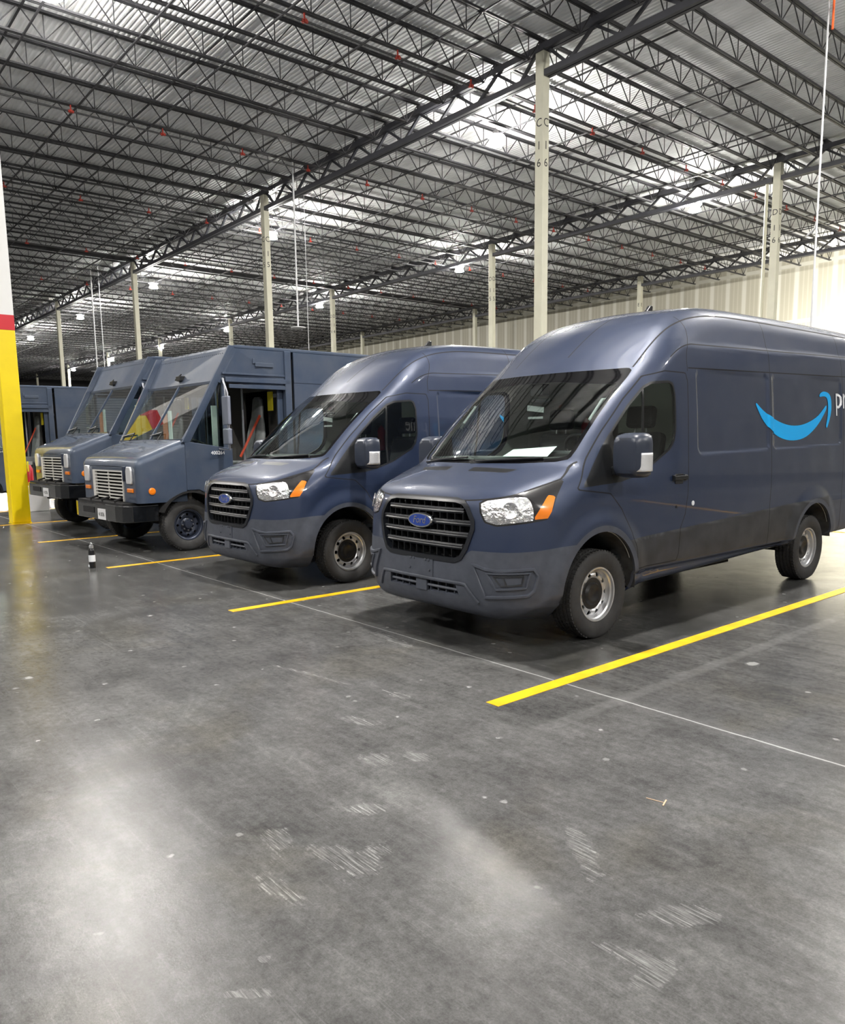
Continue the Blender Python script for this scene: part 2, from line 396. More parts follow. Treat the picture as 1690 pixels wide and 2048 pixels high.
def van_surface():
    ys = np.concatenate([np.arange(.75, 2.5, .022), np.arange(2.5, 6.3, .035), np.arange(6.3, 6.66, .03)])
    # height of the spine
    nt = 360; th = (np.arange(nt)+.5)*2*PI/nt
    B = []; D = []; rows = []
    for ph in np.radians(np.linspace(88.5, 0, 96)[:-1]):
        for t in th: B.append((0, .75, .80)); D.append((math.cos(ph)*math.sin(t), -math.sin(ph), math.cos(ph)*math.cos(t)))
        rows.append(1)
    for y in ys:
        zc = .80+.55*float(sst(.75, 1.9, y))
        for t in th: B.append((0, y, zc)); D.append((math.sin(t), 0, math.cos(t)))
        rows.append(1)
    y0 = ys[-1]
    for ph in np.radians(np.linspace(0, 87, 40)[1:]):
        for t in th: B.append((0, min(y0, 6.6), 1.35)); D.append((math.cos(ph)*math.sin(t), math.sin(ph), math.cos(ph)*math.cos(t)))
        rows.append(1)
    B = np.array(B, float); D = np.array(D, float)
    # the rear cap starts inside the body
    B[:, 1] = np.minimum(B[:, 1], 6.62)
    P = vlevel(B, D); R = len(rows); i = np.arange(R-1)[:, None]*nt; j = np.arange(nt)[None]; j2 = (j+1) % nt
    a = (i+j).ravel(); b = (i+j2).ravel(); c = (i+nt+j2).ravel(); d = (i+nt+j).ravel()
    T = np.concatenate([np.column_stack([a, b, c]), np.column_stack([a, c, d])])
    # caps
    c0 = len(P); P = np.concatenate([P, [P[:nt].mean(0)], [P[-nt:].mean(0)]])
    jj = np.arange(nt); T = np.concatenate([T, np.column_stack([np.full(nt, c0), (jj+1) % nt, jj]), np.column_stack([np.full(nt, c0+1), (R-1)*nt+jj, (R-1)*nt+(jj+1) % nt])])
    # wind outward
    n = vnormal(P); fn = np.cross(P[T[:, 1]]-P[T[:, 0]], P[T[:, 2]]-P[T[:, 0]]); flip = (fn*n[T[:, 0]]).sum(1) < 0
    T[flip] = T[flip][:, ::-1]
    return Surf(P, n, T)

WSP = [(-.6, 1.395), (.50, 1.40), (.76, 1.412), (.845, 1.432), (.852, 1.50), (.828, 2.08), (.815, 2.145), (.78, 2.166), (.5, 2.158), (-.6, 2.15)]
DLO = [(.74, 1.222), (.96, 1.432), (1.15, 1.615), (1.40, 1.85), (1.60, 2.005), (1.70, 2.045), (1.93, 2.062), (1.99, 2.04), (2.015, 1.95), (2.012, 1.66), (1.985, 1.56), (1.92, 1.485), (1.63, 1.345), (1.40, 1.275), (1.22, 1.245)]
DOOR = [(.66, 1.20), (1.07, 1.15), (1.22, 1.02), (1.34, .84), (1.41, .70), (1.43, .515), (2.06, .515), (2.09, .58), (2.10, .79), (2.17, .92), (2.195, 1.10), (2.205, 1.49), (2.22, 2.06), (2.19, 2.145), (1.88, 2.15), (1.63, 2.10), (1.38, 1.91), (1.09, 1.655), (.88, 1.45)]
GRL = [(-.3, 1.12), (.36, 1.118), (.43, 1.105), (.475, 1.07), (.53, .985), (.535, .93), (.485, .79), (.44, .72), (.39, .70), (-.3, .695)]
HEAD = [(.478, 1.125), (.482, 1.055), (.515, .985), (.60, .962), (.825, .988), (.965, 1.010), (1.005, 1.075), (1.045, 1.18), (1.105, 1.290), (.975, 1.25), (.829, 1.205), (.66, 1.172), (.53, 1.152)]
FOGO = [(.424, .668), (.52, .640), (.60, .632), (.87, .648), (.905, .60), (.875, .486), (.83, .452), (.52, .430)]
LOWI = [(-.2, .500), (.40, .500), (.425, .41), (-.2, .400)]
def AX(V): return np.abs(V[:, 0])
def DU(V): return (AX(V)+V[:, 1])*math.sqrt(.5)
def z_hood(y): return np.interp(y, [.0, .06, .10, .35, .594, .80, .95], [1.125, 1.132, 1.145, 1.222, 1.290, 1.405, 1.47])
def z_bump(V): return .705+.066*sst(.44, .56, AX(V))+.03*sst(.1, .6, V[:, 1])
def z_clad(y): return np.where(y < 5.1, .774+.04*(y-1.38), .86)

def build_van(label):
    root = empty('delivery_van', label=label, cat='van')
    S = van_surface(); P_body = M['paint']

    hole, S = S.split(lambda V: np.maximum(np.minimum(np.hypot(V[:, 1]-ARCH[0][0], V[:, 2]-ARCH[0][1]), np.hypot(V[:, 1]-ARCH[1][0], V[:, 2]-ARCH[1][1]))-.452, .58-AX(V)))
    lin = S
    ws, S = S.split(lambda V: np.maximum(psdf(AX(V), V[:, 2], WSP), V[:, 1]-2.2))
    glass, frit = ws.split(lambda V: np.maximum(psdf(AX(V), V[:, 2], WSP)+.030, V[:, 2]-2.07+.04*sst(.2, .75, AX(V))))
    wsx = frit.build('windshield_frit', M['frit'], root, .0)
    glass.build('windshield', M['glass'], root, 0)
    dlo, S = S.split(lambda V: np.maximum(psdf(V[:, 1], V[:, 2], DLO), .7-AX(V)))

    sail, dl = dlo.split(lambda V: np.maximum((V[:, 1]-1.20)-(V[:, 2]-1.62)*-.25, -1))
    wg, wf = dl.split(lambda V: psdf(V[:, 1], V[:, 2], DLO)+.020)
    dvd = lambda V: V[:, 1]-1.585-(V[:, 2]-1.8)*.06
    w1, w2 = wg.split(lambda V: dvd(V)-.011); w3, w1 = w1.split(lambda V: -(dvd(V)+.011)); wg = w1.join(w2); wf = wf.join(w3)
    def sides(sf, name, m, parent, **k):
        a, b = sf.split(lambda V: -V[:, 0]); o1 = a.build(name, m, parent if not isinstance(parent, tuple) else parent[0], **k)
        o2 = b.build(name, m, parent if not isinstance(parent, tuple) else parent[1], **k); return o1, o2
    # lamps, grille opening and bumper
    head, S = S.split(lambda V: np.maximum(np.maximum(psdf(DU(V), V[:, 2], HEAD)-.004, V[:, 1]-.95), .3-AX(V)))
    grl, S = S.split(lambda V: np.maximum(psdf(AX(V), V[:, 2], GRL)-.035, V[:, 1]-.4))
    ghole, gframe = grl.split(lambda V: psdf(AX(V), V[:, 2], GRL))
    low, S = S.split(lambda V: np.maximum(psdf(AX(V), V[:, 2], LOWI), V[:, 1]-.4))
    bump, S = S.split(lambda V: np.maximum(V[:, 2]-z_bump(V), V[:, 1]-1.0))
    trim, S = S.split(lambda V: np.maximum(np.maximum(np.minimum(np.hypot(V[:, 1]-ARCH[0][0], V[:, 2]-ARCH[0][1]), np.hypot(V[:, 1]-ARCH[1][0], V[:, 2]-ARCH[1][1]))-.500, .6-AX(V)), .36-V[:, 2]))
    # bumper keeps the arch flare on its own piece
    bt, bump = bump.split(lambda V: np.maximum(np.maximum(np.hypot(V[:, 1]-ARCH[0][0], V[:, 2]-ARCH[0][1])-.500, .75-AX(V)), .33-V[:, 2]))
    gvent, S = S.split(lambda V: np.maximum(psdf(AX(V), V[:, 1]-.20*AX(V)**2, [(.13, .405), (.50, .405), (.55, .47), (.13, .47)])-.004, 1.2-V[:, 2]))
    gp = None
    def seam(S, d, w, lim):
        L, R = S.split(lim); A, O = L.split(lambda V: d(V)-w); B, I = A.split(lambda V: -(d(V)+w))
        return B, R.join(O).join(I)
    a_, y_, z_ = AX, (lambda V: V[:, 1]), (lambda V: V[:, 2])
    seams = [(lambda V: V[:, 2]-(2.385+.0215*(V[:, 1]-2.2)-.9*np.clip(2.35-V[:, 1], 0, 1)**2), .005, lambda V: np.maximum.reduce([.6-AX(V), 1.98-V[:, 1], np.abs(V[:, 2]-2.40)-.16, V[:, 1]-6.6])),
        (lambda V: psdf(V[:, 1], V[:, 2], DOOR)+.012, .0045, lambda V: np.maximum.reduce([.6-AX(V), psdf(V[:, 1], V[:, 2], DOOR)-.08])),
        (lambda V: V[:, 1]-3.71, .0045, lambda V: np.maximum.reduce([.70-AX(V), .5-V[:, 2], np.abs(V[:, 1]-3.71)-.08])),
        (lambda V: V[:, 1]-5.42, .0045, lambda V: np.maximum.reduce([.70-AX(V), .5-V[:, 2], np.abs(V[:, 1]-5.42)-.08])),
        (lambda V: V[:, 2]-(2.178+.0175*(V[:, 1]-2.2)), .005, lambda V: np.maximum.reduce([.75-AX(V), 2.23-V[:, 1], np.abs(V[:, 2]-2.2)-.14, V[:, 1]-6.55])),
        (lambda V: V[:, 1]-(2.215+.10*sst(2.25, 2.55, V[:, 2])), .0035, lambda V: np.maximum.reduce([2.15-V[:, 2], .6-AX(V), V[:, 2]-2.64, np.abs(V[:, 1]-2.25)-.12])),
        (lambda V: V[:, 2]-z_hood(V[:, 1]), .0045, lambda V: np.maximum.reduce([V[:, 1]-.82, .42-AX(V), np.abs(V[:, 2]-z_hood(V[:, 1]))-.05])),
        (lambda V: AX(V)-(.805+.015*sst(1.7, 2.6, V[:, 1])), .006, lambda V: np.maximum.reduce([1.60-V[:, 1], 2.17-V[:, 2], V[:, 1]-6.3, np.abs(AX(V)-.81)-.06])),
        (lambda V: V[:, 0]+.465, .006, lambda V: np.maximum.reduce([1.60-V[:, 1], 2.2-V[:, 2], V[:, 1]-3.0, np.abs(V[:, 0]+.465)-.05])),
        (lambda V: V[:, 0]-.165, .006, lambda V: np.maximum.reduce([1.60-V[:, 1], 2.2-V[:, 2], V[:, 1]-3.0, np.abs(V[:, 0]-.165)-.05]))]
    for d, w_, lim in seams:
        B, S = seam(S, d, w_, lim); gp = B if gp is None else gp.join(B)
    rearp, S = S.split(lambda V: np.maximum(np.maximum(V[:, 2]-z_clad(V[:, 1]), 5.05-V[:, 1]), -1))
    clad, S = S.split(lambda V: np.maximum.reduce([V[:, 2]-z_clad(V[:, 1]), .513-V[:, 2], 1.3-V[:, 1], .8-AX(V), V[:, 1]-5.06]))
    door, S = S.split(lambda V: np.maximum(psdf(V[:, 1], V[:, 2], DOOR)+.012, .6-AX(V)))
    hood, S = S.split(lambda V: np.maximum.reduce([z_hood(V[:, 1])-V[:, 2], V[:, 1]-1.05, V[:, 2]-1.5, AX(V)-.93]))
    body = S.build('body_shell', P_body, root)
    hood.build('hood', P_body, root)
    trim = trim.join(bt)
    bump.build('front_bumper', M['plastic'], root, skirt=.07)
    tf, tr_ = trim.split(lambda V: V[:, 1]-3.)
    sides(tf, 'wheel_arch_trim', M['plastic'], root); sides(tr_, 'wheel_arch_trim', M['plastic'], root)
    sides(clad, 'side_cladding', M['clad'], root)
    rearp.build('rear_bumper', M['plastic'], root)
    gp.build('panel_gap', M['gap'], root, skirt=0)
    gvent.build('hood_vent', M['black'], root, skirt=.01)
    d1, d2 = sides(door, 'front_door', P_body, root)
    for dd, sg in ((d1, 1), (d2, -1)):
        pick = lambda sf: sf.split(lambda V, sg=sg: -sg*V[:, 0])[0]
        pick(wg).build('door_window', M['dglass'], dd, skirt=0)
        pick(wf).build('window_frame', M['black'], dd, skirt=.01)
        pick(sail).build('mirror_sail', M['black'], dd, skirt=.01)
        hb = MB(); q = on_side([(2.035, 1.245)], sg)[0]
        hb.box((q[0]+sg*.022, 2.035, 1.245), (.022, .20, .035)).box((q[0]+sg*.012, 1.95, 1.245), (.024, .03, .05)).box((q[0]+sg*.012, 2.12, 1.245), (.024, .03, .05)).box((q[0]+sg*.003, 2.035, 1.235), (.01, .12, .085))
        hb.build('door_handle', M['black'], dd, bevel=.008)
        q = on_side([(2.01, .995)], sg)[0]; MB().lathe([(-.01, .012), (.003, .012), (.003, 0)], 12, c=tuple(q), sgn=sg).build('lock_cylinder', M['black'], dd)
    q = on_side([(2.27, 1.012)], 1)[0]; MB().lathe([(-.01, .022), (.004, .022), (.006, .018), (.006, 0)], 16, c=tuple(q)).build('filler_cap', M['white'], root)
    # headlights
    lampb, amb = head.split(lambda V: -(psdf(DU(V), V[:, 2], [(.866, 1.010), (.99, 1.018), (1.035, 1.175), (.98, 1.182), (.945, 1.13)])))
    brt, bez = lampb.split(lambda V: psdf(DU(V), V[:, 2], [(.478, 1.2), (.48, .9), (.855, .93), (.878, 1.03), (.875, 1.09), (.852, 1.15), (.82, 1.18), (.70, 1.175)])+.008)
    brt, ring = brt.split(lambda V: psdf(DU(V), V[:, 2], HEAD)+.010)
    h1, h2 = sides(brt, 'headlight', M['chrome'], root, skirt=.0)
    for hh, sg in ((h1, 1), (h2, -1)):
        pick = lambda sf: sf.split(lambda V, sg=sg: -sg*V[:, 0])[0]
        bz = pick(bez.join(ring)); bz.build('headlight_bezel', M['bezel'], hh, skirt=.01)
        am = pick(amb); o = am.build('turn_signal', M['amber'], hh, skirt=.01); tag(o, 'orange turn signal lens')
        c = on_diag([(.70, 1.075)], sg)[0]; n = vnormal(np.array([c]))[0]
        MB().lathe([(.0, .062), (.006, .060), (.004, .05), (-.004, .03), (-.004, 0)], 24, 'y', (0, 0, 0)).build('lamp_reflector', M['chrome'], hh, smooth=True).matrix_local = Matrix.Translation(Vector(c)+Vector(n)*.004) @ Vector(n).to_track_quat('Y', 'Z').to_matrix().to_4x4()
    # grille
    gr = gframe.build('grille', M['grillebar'], root, skirt=.05, off=.010)
    V, n = ghole.V, ghole.N
    Surf(V, n, ghole.T).build('grille_backing', M['dark'], gr, skirt=0, off=-.085)
    for zb, hw in ((1.055, .45), (.965, .53), (.875, .51), (.785, .46)):
        xs = np.linspace(-hw, hw, 33); P = on_front(np.column_stack([xs, np.full(33, zb)]))
        n = vnormal(P); n[:, 2] = 0; n /= np.linalg.norm(n, axis=1, keepdims=True)
        prof = [(-.05, .020), (-.008, .024), (.0, .012), (-.006, .004), (-.002, -.006), (-.012, -.020), (-.05, -.018)]
        Vv = np.concatenate([P+n*a+np.array([0, 0, b]) for a, b in prof]); F = [(k*33+i, k*33+i+1, (k+1)*33+i+1, (k+1)*33+i) for k in range(len(prof)-1) for i in range(32)]
        o = np_mesh('grille_bar', Vv, F, M['grillebar'], gr, smooth=False)
    for z0, z1, hw in ((1.06, 1.115, .42), (.97, 1.05, .47), (.88, .96, .49), (.79, .87, .44), (.70, .78, .40)):
        for x in np.arange(-hw, hw+.001, .082):
            q = on_front([(x, (z0+z1)/2)])[0]; MB().box((x, q[1]+.045, (z0+z1)/2), (.006, .05, z1-z0)).build('grille_slat', M['black'], gr)
    q = on_front([(0, .965)])[0]
    t = np.linspace(0, 2*PI, 49)[:-1]
    def oval(a, b, y, k=1.): return [(a*k*math.cos(v), y, b*k*math.sin(v)) for v in t]
    def ovalmesh(rings, name, m, par):
        vs = [p for R in rings for p in R]; K = 48; fs = [(i*K+k, i*K+(k+1) % K, (i+1)*K+(k+1) % K, (i+1)*K+k) for i in range(len(rings)-1) for k in range(K)]
        fs.append(tuple((len(rings)-1)*K+k for k in range(K))); mb = MB().add(vs, fs); o = mb.build(name, m, par, smooth=True); o.location = (q[0], q[1], .965); return o
    ovalmesh([oval(.146, .061, .02), oval(.146, .061, -.018), oval(.140, .056, -.028), oval(.132, .050, -.028)], 'badge_rim', M['badgechrome'], gr)
    ovalmesh([oval(.132, .050, -.026), oval(.127, .046, -.030)], 'badge_plate', M['badgeblue'], gr)
    text_obj('badge_lettering', 'Ford', .080, M['badgechrome'], gr, Matrix.Translation((q[0], q[1]-.0315, .967)) @ Matrix.Rotation(PI/2, 4, 'X'), .0012, .25)
    # bumper details

    fb = [o for o in root.children if o.name.startswith('front_bumper')][0]
    Surf(low.V, low.N, low.T).build('intake_backing', M['dark'], fb, skirt=0, off=-.06)
    xs = np.linspace(-.40, .40, 17); P = on_front(np.column_stack([xs, np.full(17, .452)])); Pi = P.copy(); Pi[:, 1] += .02
    MB().tube([tuple(p) for p in Pi], .011, 8).build('intake_bar', M['plastic'], fb, smooth=True)
    for x in np.arange(-.36, .37, .09): MB().box((x, on_front([(x, .45)])[0][1]+.04, .45), (.008, .03, .10)).build('intake_rib', M['plastic'], fb)
    MB().box((-.0, on_front([(0, .45)])[0][1]+.015, .452), (.13, .03, .10)).build('radar_cover', M['plastic'], fb, bevel=.006)
    tr = dens([(-.60, .375), (-.50, .508), (-.46, .512), (.46, .512), (.50, .508), (.60, .375)], .03, False); strip('skid_plate_edge', on_front(tr), .028, .012, M['plastic'], fb, False)
    for sg in (1, -1):
        strip('fog_lamp_surround', on_diag(dens(FOGO, .02), sg), .026, .016, M['plastic'], fb)
        P = on_diag(dens([(.53, .612), (.845, .622), (.815, .510), (.60, .496)], .02), sg); strip('fog_lamp_bezel', P, .020, .014, M['plastic'], fb)
        P = on_diag(dens([(.575, .592), (.80, .600), (.785, .535), (.635, .522)], .02), sg); strip('fog_lamp_blank', P, .012, .010, M['clad'], fb)
        P = on_diag([(.648, .590), (.66, .56), (.675, .530)], sg); strip('fog_lamp_rib', P, .012, .012, M['clad'], fb, False)
    pb = MB(); q = on_front([(0, .62)])[0]
    for x in (-.11, -.07, .07, .11): pb.lathe([(0, .012), (-.012, .012), (-.014, 0)], 10, 'y', (x, on_front([(x, .655)])[0][1], .655))
    for x in (-.12, .12): pb.lathe([(0, .009), (-.012, .009), (-.014, 0)], 10, 'y', (x, on_front([(x, .575)])[0][1], .575))
    pb.box((-.0, q[1]+.002, .60), (.32, .016, .17)); pb.build('plate_bracket', M['plastic'], fb, bevel=.004)
    # wheels
    for i, yc in enumerate((1.035, 4.785)):
        for sg in (1, -1): make_wheel(root, (sg*.868, yc, .356), sg)
    # wheel housings, underbody
    for yc, zc in ARCH:
        for sg in (1, -1):
            e0 = -.035 if yc < 2 else .03; mb = MB(); t = np.linspace(e0*PI, (1-e0)*PI, 33)
            vs = []
            for a in t:
                for x in (1.03, .56): vs.append((sg*x, yc+.462*math.cos(a), zc+.462*math.sin(a)))
            fs = [(2*k, 2*k+1, 2*k+3, 2*k+2) for k in range(32)]; n = len(vs); vs += [(sg*.56, yc, zc)]; fs += [(2*k+1, n, 2*k+3) for k in range(32)]
            mb.add(vs, fs).build('wheel_housing', M['well'], root, smooth=True)
    ub = MB(); ub.box((0, 2.9, .33), (.5, 3.4, .08)).tube([(.35, 1.6, .30), (.38, 4.2, .30)], .04).lathe([(-.62, .05), (-.12, .055), (-.12, .13), (.12, .13), (.12, .055), (.62, .05)], 16, 'x', (0, 4.785, .34)).box((0, 1.03, .30), (1.2, .10, .08)).box((.55, 3.0, .36), (.25, 1.2, .12))
    ub.build('chassis', M['dark'], root)
    # interior liner (inner skin) : shrunk copy of the outer skin without the window openings
    L = lin
    _, L = L.split(lambda V: np.maximum(psdf(AX(V), V[:, 2], WSP)-.03, V[:, 1]-2.2))
    _, L = L.split(lambda V: np.maximum(psdf(V[:, 1], V[:, 2], DLO)-.012, .7-AX(V)))
    _, L = L.split(lambda V: V[:, 1]-.55)
    _, L = L.split(lambda V: V[:, 2]-.62)
    Surf(L.V, -L.N, L.T[:, ::-1]).build('interior_lining', M['liner'], root, skirt=0, off=.045)
    MB().b2((-.92, 1.30, .60), (.92, 6.4, .64)).build('cabin_floor', M['dash'], root)
    dm = MB(); dm.prism([(.74, 1.0), (.74, 1.385), (.86, 1.435), (1.20, 1.440), (1.33, 1.37), (1.36, 1.10), (1.15, .95)], -.86, .86); dm.box((.42, 1.25, 1.455), (.40, .20, .06)).box((0, 1.33, 1.12), (.34, .10, .34))
    dm.build('dashboard', M['dash'], root, bevel=.02)
    sw = MB(); c = Vector((.42, 1.52, 1.46)); R = Matrix.Rotation(math.radians(-58), 3, 'X')
    sw.tube([c+R @ Vector((.19*math.cos(a), .19*math.sin(a), 0)) for a in np.linspace(0, 2*PI, 33)[:-1]], .014, 8, closed=True)
    for a in (0, PI, -PI/2): sw.tube([c, c+R @ Vector((.19*math.cos(a), .19*math.sin(a), 0))], .014, 6)
    sw.tube([c, c+Vector((0, -.28, -.12))], .03, 8); sw.lathe([(0, .06), (.02, .05), (.02, 0)], 16, 'z', tuple(c)); sw.build('steering_wheel', M['black'], root, smooth=True)
    for sg in (1, -1):
        st = MB(); st.box((sg*.47, 1.98, 1.0), (.50, .50, .16)).build('seat', M['seat'], root, bevel=.05)
        s0 = [o for o in root.children if o.name.startswith('seat')][-1]
        MB().box((sg*.47, 2.23, 1.33), (.50, .13, .62), (math.radians(-12), 0, 0)).build('backrest', M['seat'], s0, bevel=.05, seg=3)
        MB().box((sg*.47, 2.29, 1.775), (.29, .10, .20), (math.radians(-8), 0, 0)).build('headrest', M['seat'], s0, bevel=.04, seg=3)
        MB().tube([(sg*.47-.06, 2.28, 1.6), (sg*.47-.06, 2.29, 1.70)], .008).tube([(sg*.47+.06, 2.28, 1.6), (sg*.47+.06, 2.29, 1.70)], .008).build('headrest_post', M['silver'], s0)
    MB().b2((.02, 2.56, .64), (.93, 2.58, 2.30)).build('partition', M['partition'], root, bevel=.004)
    MB().lathe([(0, 0), (0, .055), (.26, .055), (.31, .03), (.34, 0)], 16, 'z', (-.28, 2.45, 1.46)).build('extinguisher', M['extred'], root, smooth=True)
    # grab handles on the windscreen pillars, mirror bracket, sheet of paper
    for sg in (1, -1):
        MB().tube([(sg*.80, 1.20, 1.70), (sg*.74, 1.18, 1.74), (sg*.74, 1.34, 1.90), (sg*.80, 1.38, 1.90)], .014, 8).build('grab_handle', M['clearlens'], root, smooth=True)
    MB().box((0, 1.42, 2.02), (.14, .10, .10)).box((0, 1.44, 1.93), (.22, .03, .03)).build('sensor_housing', M['black'], root, bevel=.01)
    MB().box((.95*0-.12, 1.50, 1.86), (.20, .012, .05), (0, .12, 0)).box((-.12, 1.50, 1.78), (.18, .01, .02), (0, 0, 0)).build('camera_bracket', M['clearlens'], root)
    # door mirrors
    for sg in (1, -1):
        mb = MB(); c = (sg*1.165, 1.16, 1.455)
        sec = []
        for k, (dy, sx, sz) in enumerate([(-.105, .085, .11), (-.10, .105, .135), (-.07, .125, .160), (0., .135, .172), (.065, .135, .172), (.075, .13, .166)]):
            ring = []
            for a in np.linspace(0, 2*PI, 33)[:-1]:
                ca, sa = math.cos(a), math.sin(a); e = .45
                ring.append((c[0]+sx*abs(ca)**e*(1 if ca > 0 else -1), c[1]+dy+.02*sg*0, c[2]+sz*abs(sa)**e*(1 if sa > 0 else -1)))
            sec.append(ring)
        K = 32; vs = [p for r in sec for p in r]; fs = [(i*K+k, i*K+(k+1) % K, (i+1)*K+(k+1) % K, (i+1)*K+k) for i in range(5) for k in range(K)]; fs += [tuple(range(K))[::-1], tuple(5*K+k for k in range(K))]
        mo = mb.add(vs, fs).build('door_mirror', M['mir'], root, smooth=True)
        MB().box((sg*1.165, 1.238, 1.455), (.23, .006, .30)).build('mirror_glass', M['mirrorglass'], mo, bevel=.002)
        MB().bar((sg*.97, 1.17, 1.325), (sg*1.10, 1.16, 1.345), .10, .075).build('mirror_arm', M['black'], mo, bevel=.015)
        # lamp on the outer front corner
        lv = []
        for z in np.linspace(1.335, 1.475, 8):
            for a in np.linspace(-PI*.42, PI*.16, 8):
                e = .45; ca, sa = math.cos(a), math.sin(a); sc = 1.03
                lv.append((sg*(1.165+.137*abs(ca)**e), 1.16+.012+.100*sa, z))
        mb2 = MB(); mb2.add(lv, [(i*8+k, i*8+k+1, (i+1)*8+k+1, (i+1)*8+k) for i in range(7) for k in range(7)])
        o = mb2.build('mirror_signal_lens', M['clearlens'], mo, smooth=True); md = o.modifiers.new('s', 'SOLIDIFY'); md.thickness = .012; md.offset = 1
        tag(o, 'clear turn signal lens on the mirror')
    # wiper, roof antenna
    for x0, x1 in ((-.62, -.05), (.08, .66)):
        xs = np.linspace(x0, x1, 9); P = on_front(np.column_stack([xs, np.linspace(1.415, 1.445, 9)])); P[:, 1] -= .02
        MB().tube([tuple(p) for p in P], .009, 6).tube([tuple(P[4]), (x0-.05, P[0][1]-.01, 1.395)], .008, 6).build('wiper', M['black'], root)
    q = on_top([(-.0, 3.02)])[0]
    MB().prism([(3.02-.07, q[2]-.01), (3.02+.08, q[2]-.01), (3.02+.085, q[2]+.09), (3.02+.045, q[2]+.092), (3.02-.03, q[2]+.02)], -.02, .02).box((0, 3.0, q[2]+.004), (.07, .2, .012)).build('roof_antenna', M['black'], root, bevel=.006)
    # smile logo and lettering on both sides
    SM = [(3.43, 1.905), (3.56, 1.835), (3.75, 1.765), (3.95, 1.715), (4.15, 1.69), (4.38, 1.695), (4.60, 1.735), (4.80, 1.80), (4.985, 1.905), (5.005, 1.90), (4.985, 1.855), (4.85, 1.745), (4.70, 1.655), (4.50, 1.575), (4.28, 1.540), (4.05, 1.545), (3.85, 1.585), (3.68, 1.66), (3.53, 1.76), (3.42, 1.885)]
    AR = [(4.83, 2.005), (4.86, 2.035), (4.93, 2.055), (5.03, 2.05), (5.10, 2.02), (5.13, 1.96), (5.125, 1.86), (5.08, 1.76), (5.03, 1.685), (5.005, 1.665), (4.985, 1.69), (5.03, 1.80), (5.045, 1.92), (5.02, 1.985), (4.95, 2.005), (4.86, 1.998)]
    for sg in (1, -1):
        yy = (lambda y: y) if sg > 0 else (lambda y: 8.6-y)
        for nm, poly in (('smile_logo', SM), ('smile_arrow', AR)):
            pp = [(yy(p[0]), p[1]) for p in crom(poly, 3)]; P = on_side(pp, sg); P[:, 0] += sg*.003
            c = np.array([(yy(4.2 if nm == 'smile_logo' else 5.07), 1.6 if nm == 'smile_logo' else 1.9)])
            me = bpy.data.meshes.new(nm); bm = bmesh.new(); vs = [bm.verts.new(p) for p in P]; f = bm.faces.new(vs)
            bmesh.ops.triangulate(bm, faces=[f]); bmesh.ops.subdivide_edges(bm, edges=bm.edges[:], cuts=2, use_grid_fill=True)
            bm.verts.ensure_lookup_table(); Q = np.array([v.co[:] for v in bm.verts]); Q2 = on_side(Q[:, 1:3], sg)
            for v, q in zip(bm.verts, Q2): v.co = (q[0]+sg*.0035, q[1], q[2])
            bm.to_mesh(me); bm.free(); me.materials.append(M['logo']); link(bpy.data.objects.new(nm, me), root)
        V, F = text_mesh('prime', .36, spacing=.95); V = V*np.array([.92, 1., 1.])
        cx, cz = (5.60, 1.99) if sg > 0 else (8.6-5.60+.0, 1.99)
        Y = cx+V[:, 0]*sg; Z = cz+V[:, 1]; Q = on_side(np.column_stack([Y, Z]), sg); Q[:, 0] += sg*.006
        np_mesh('lettering', Q, F, M['white'], root, smooth=False)
    return root

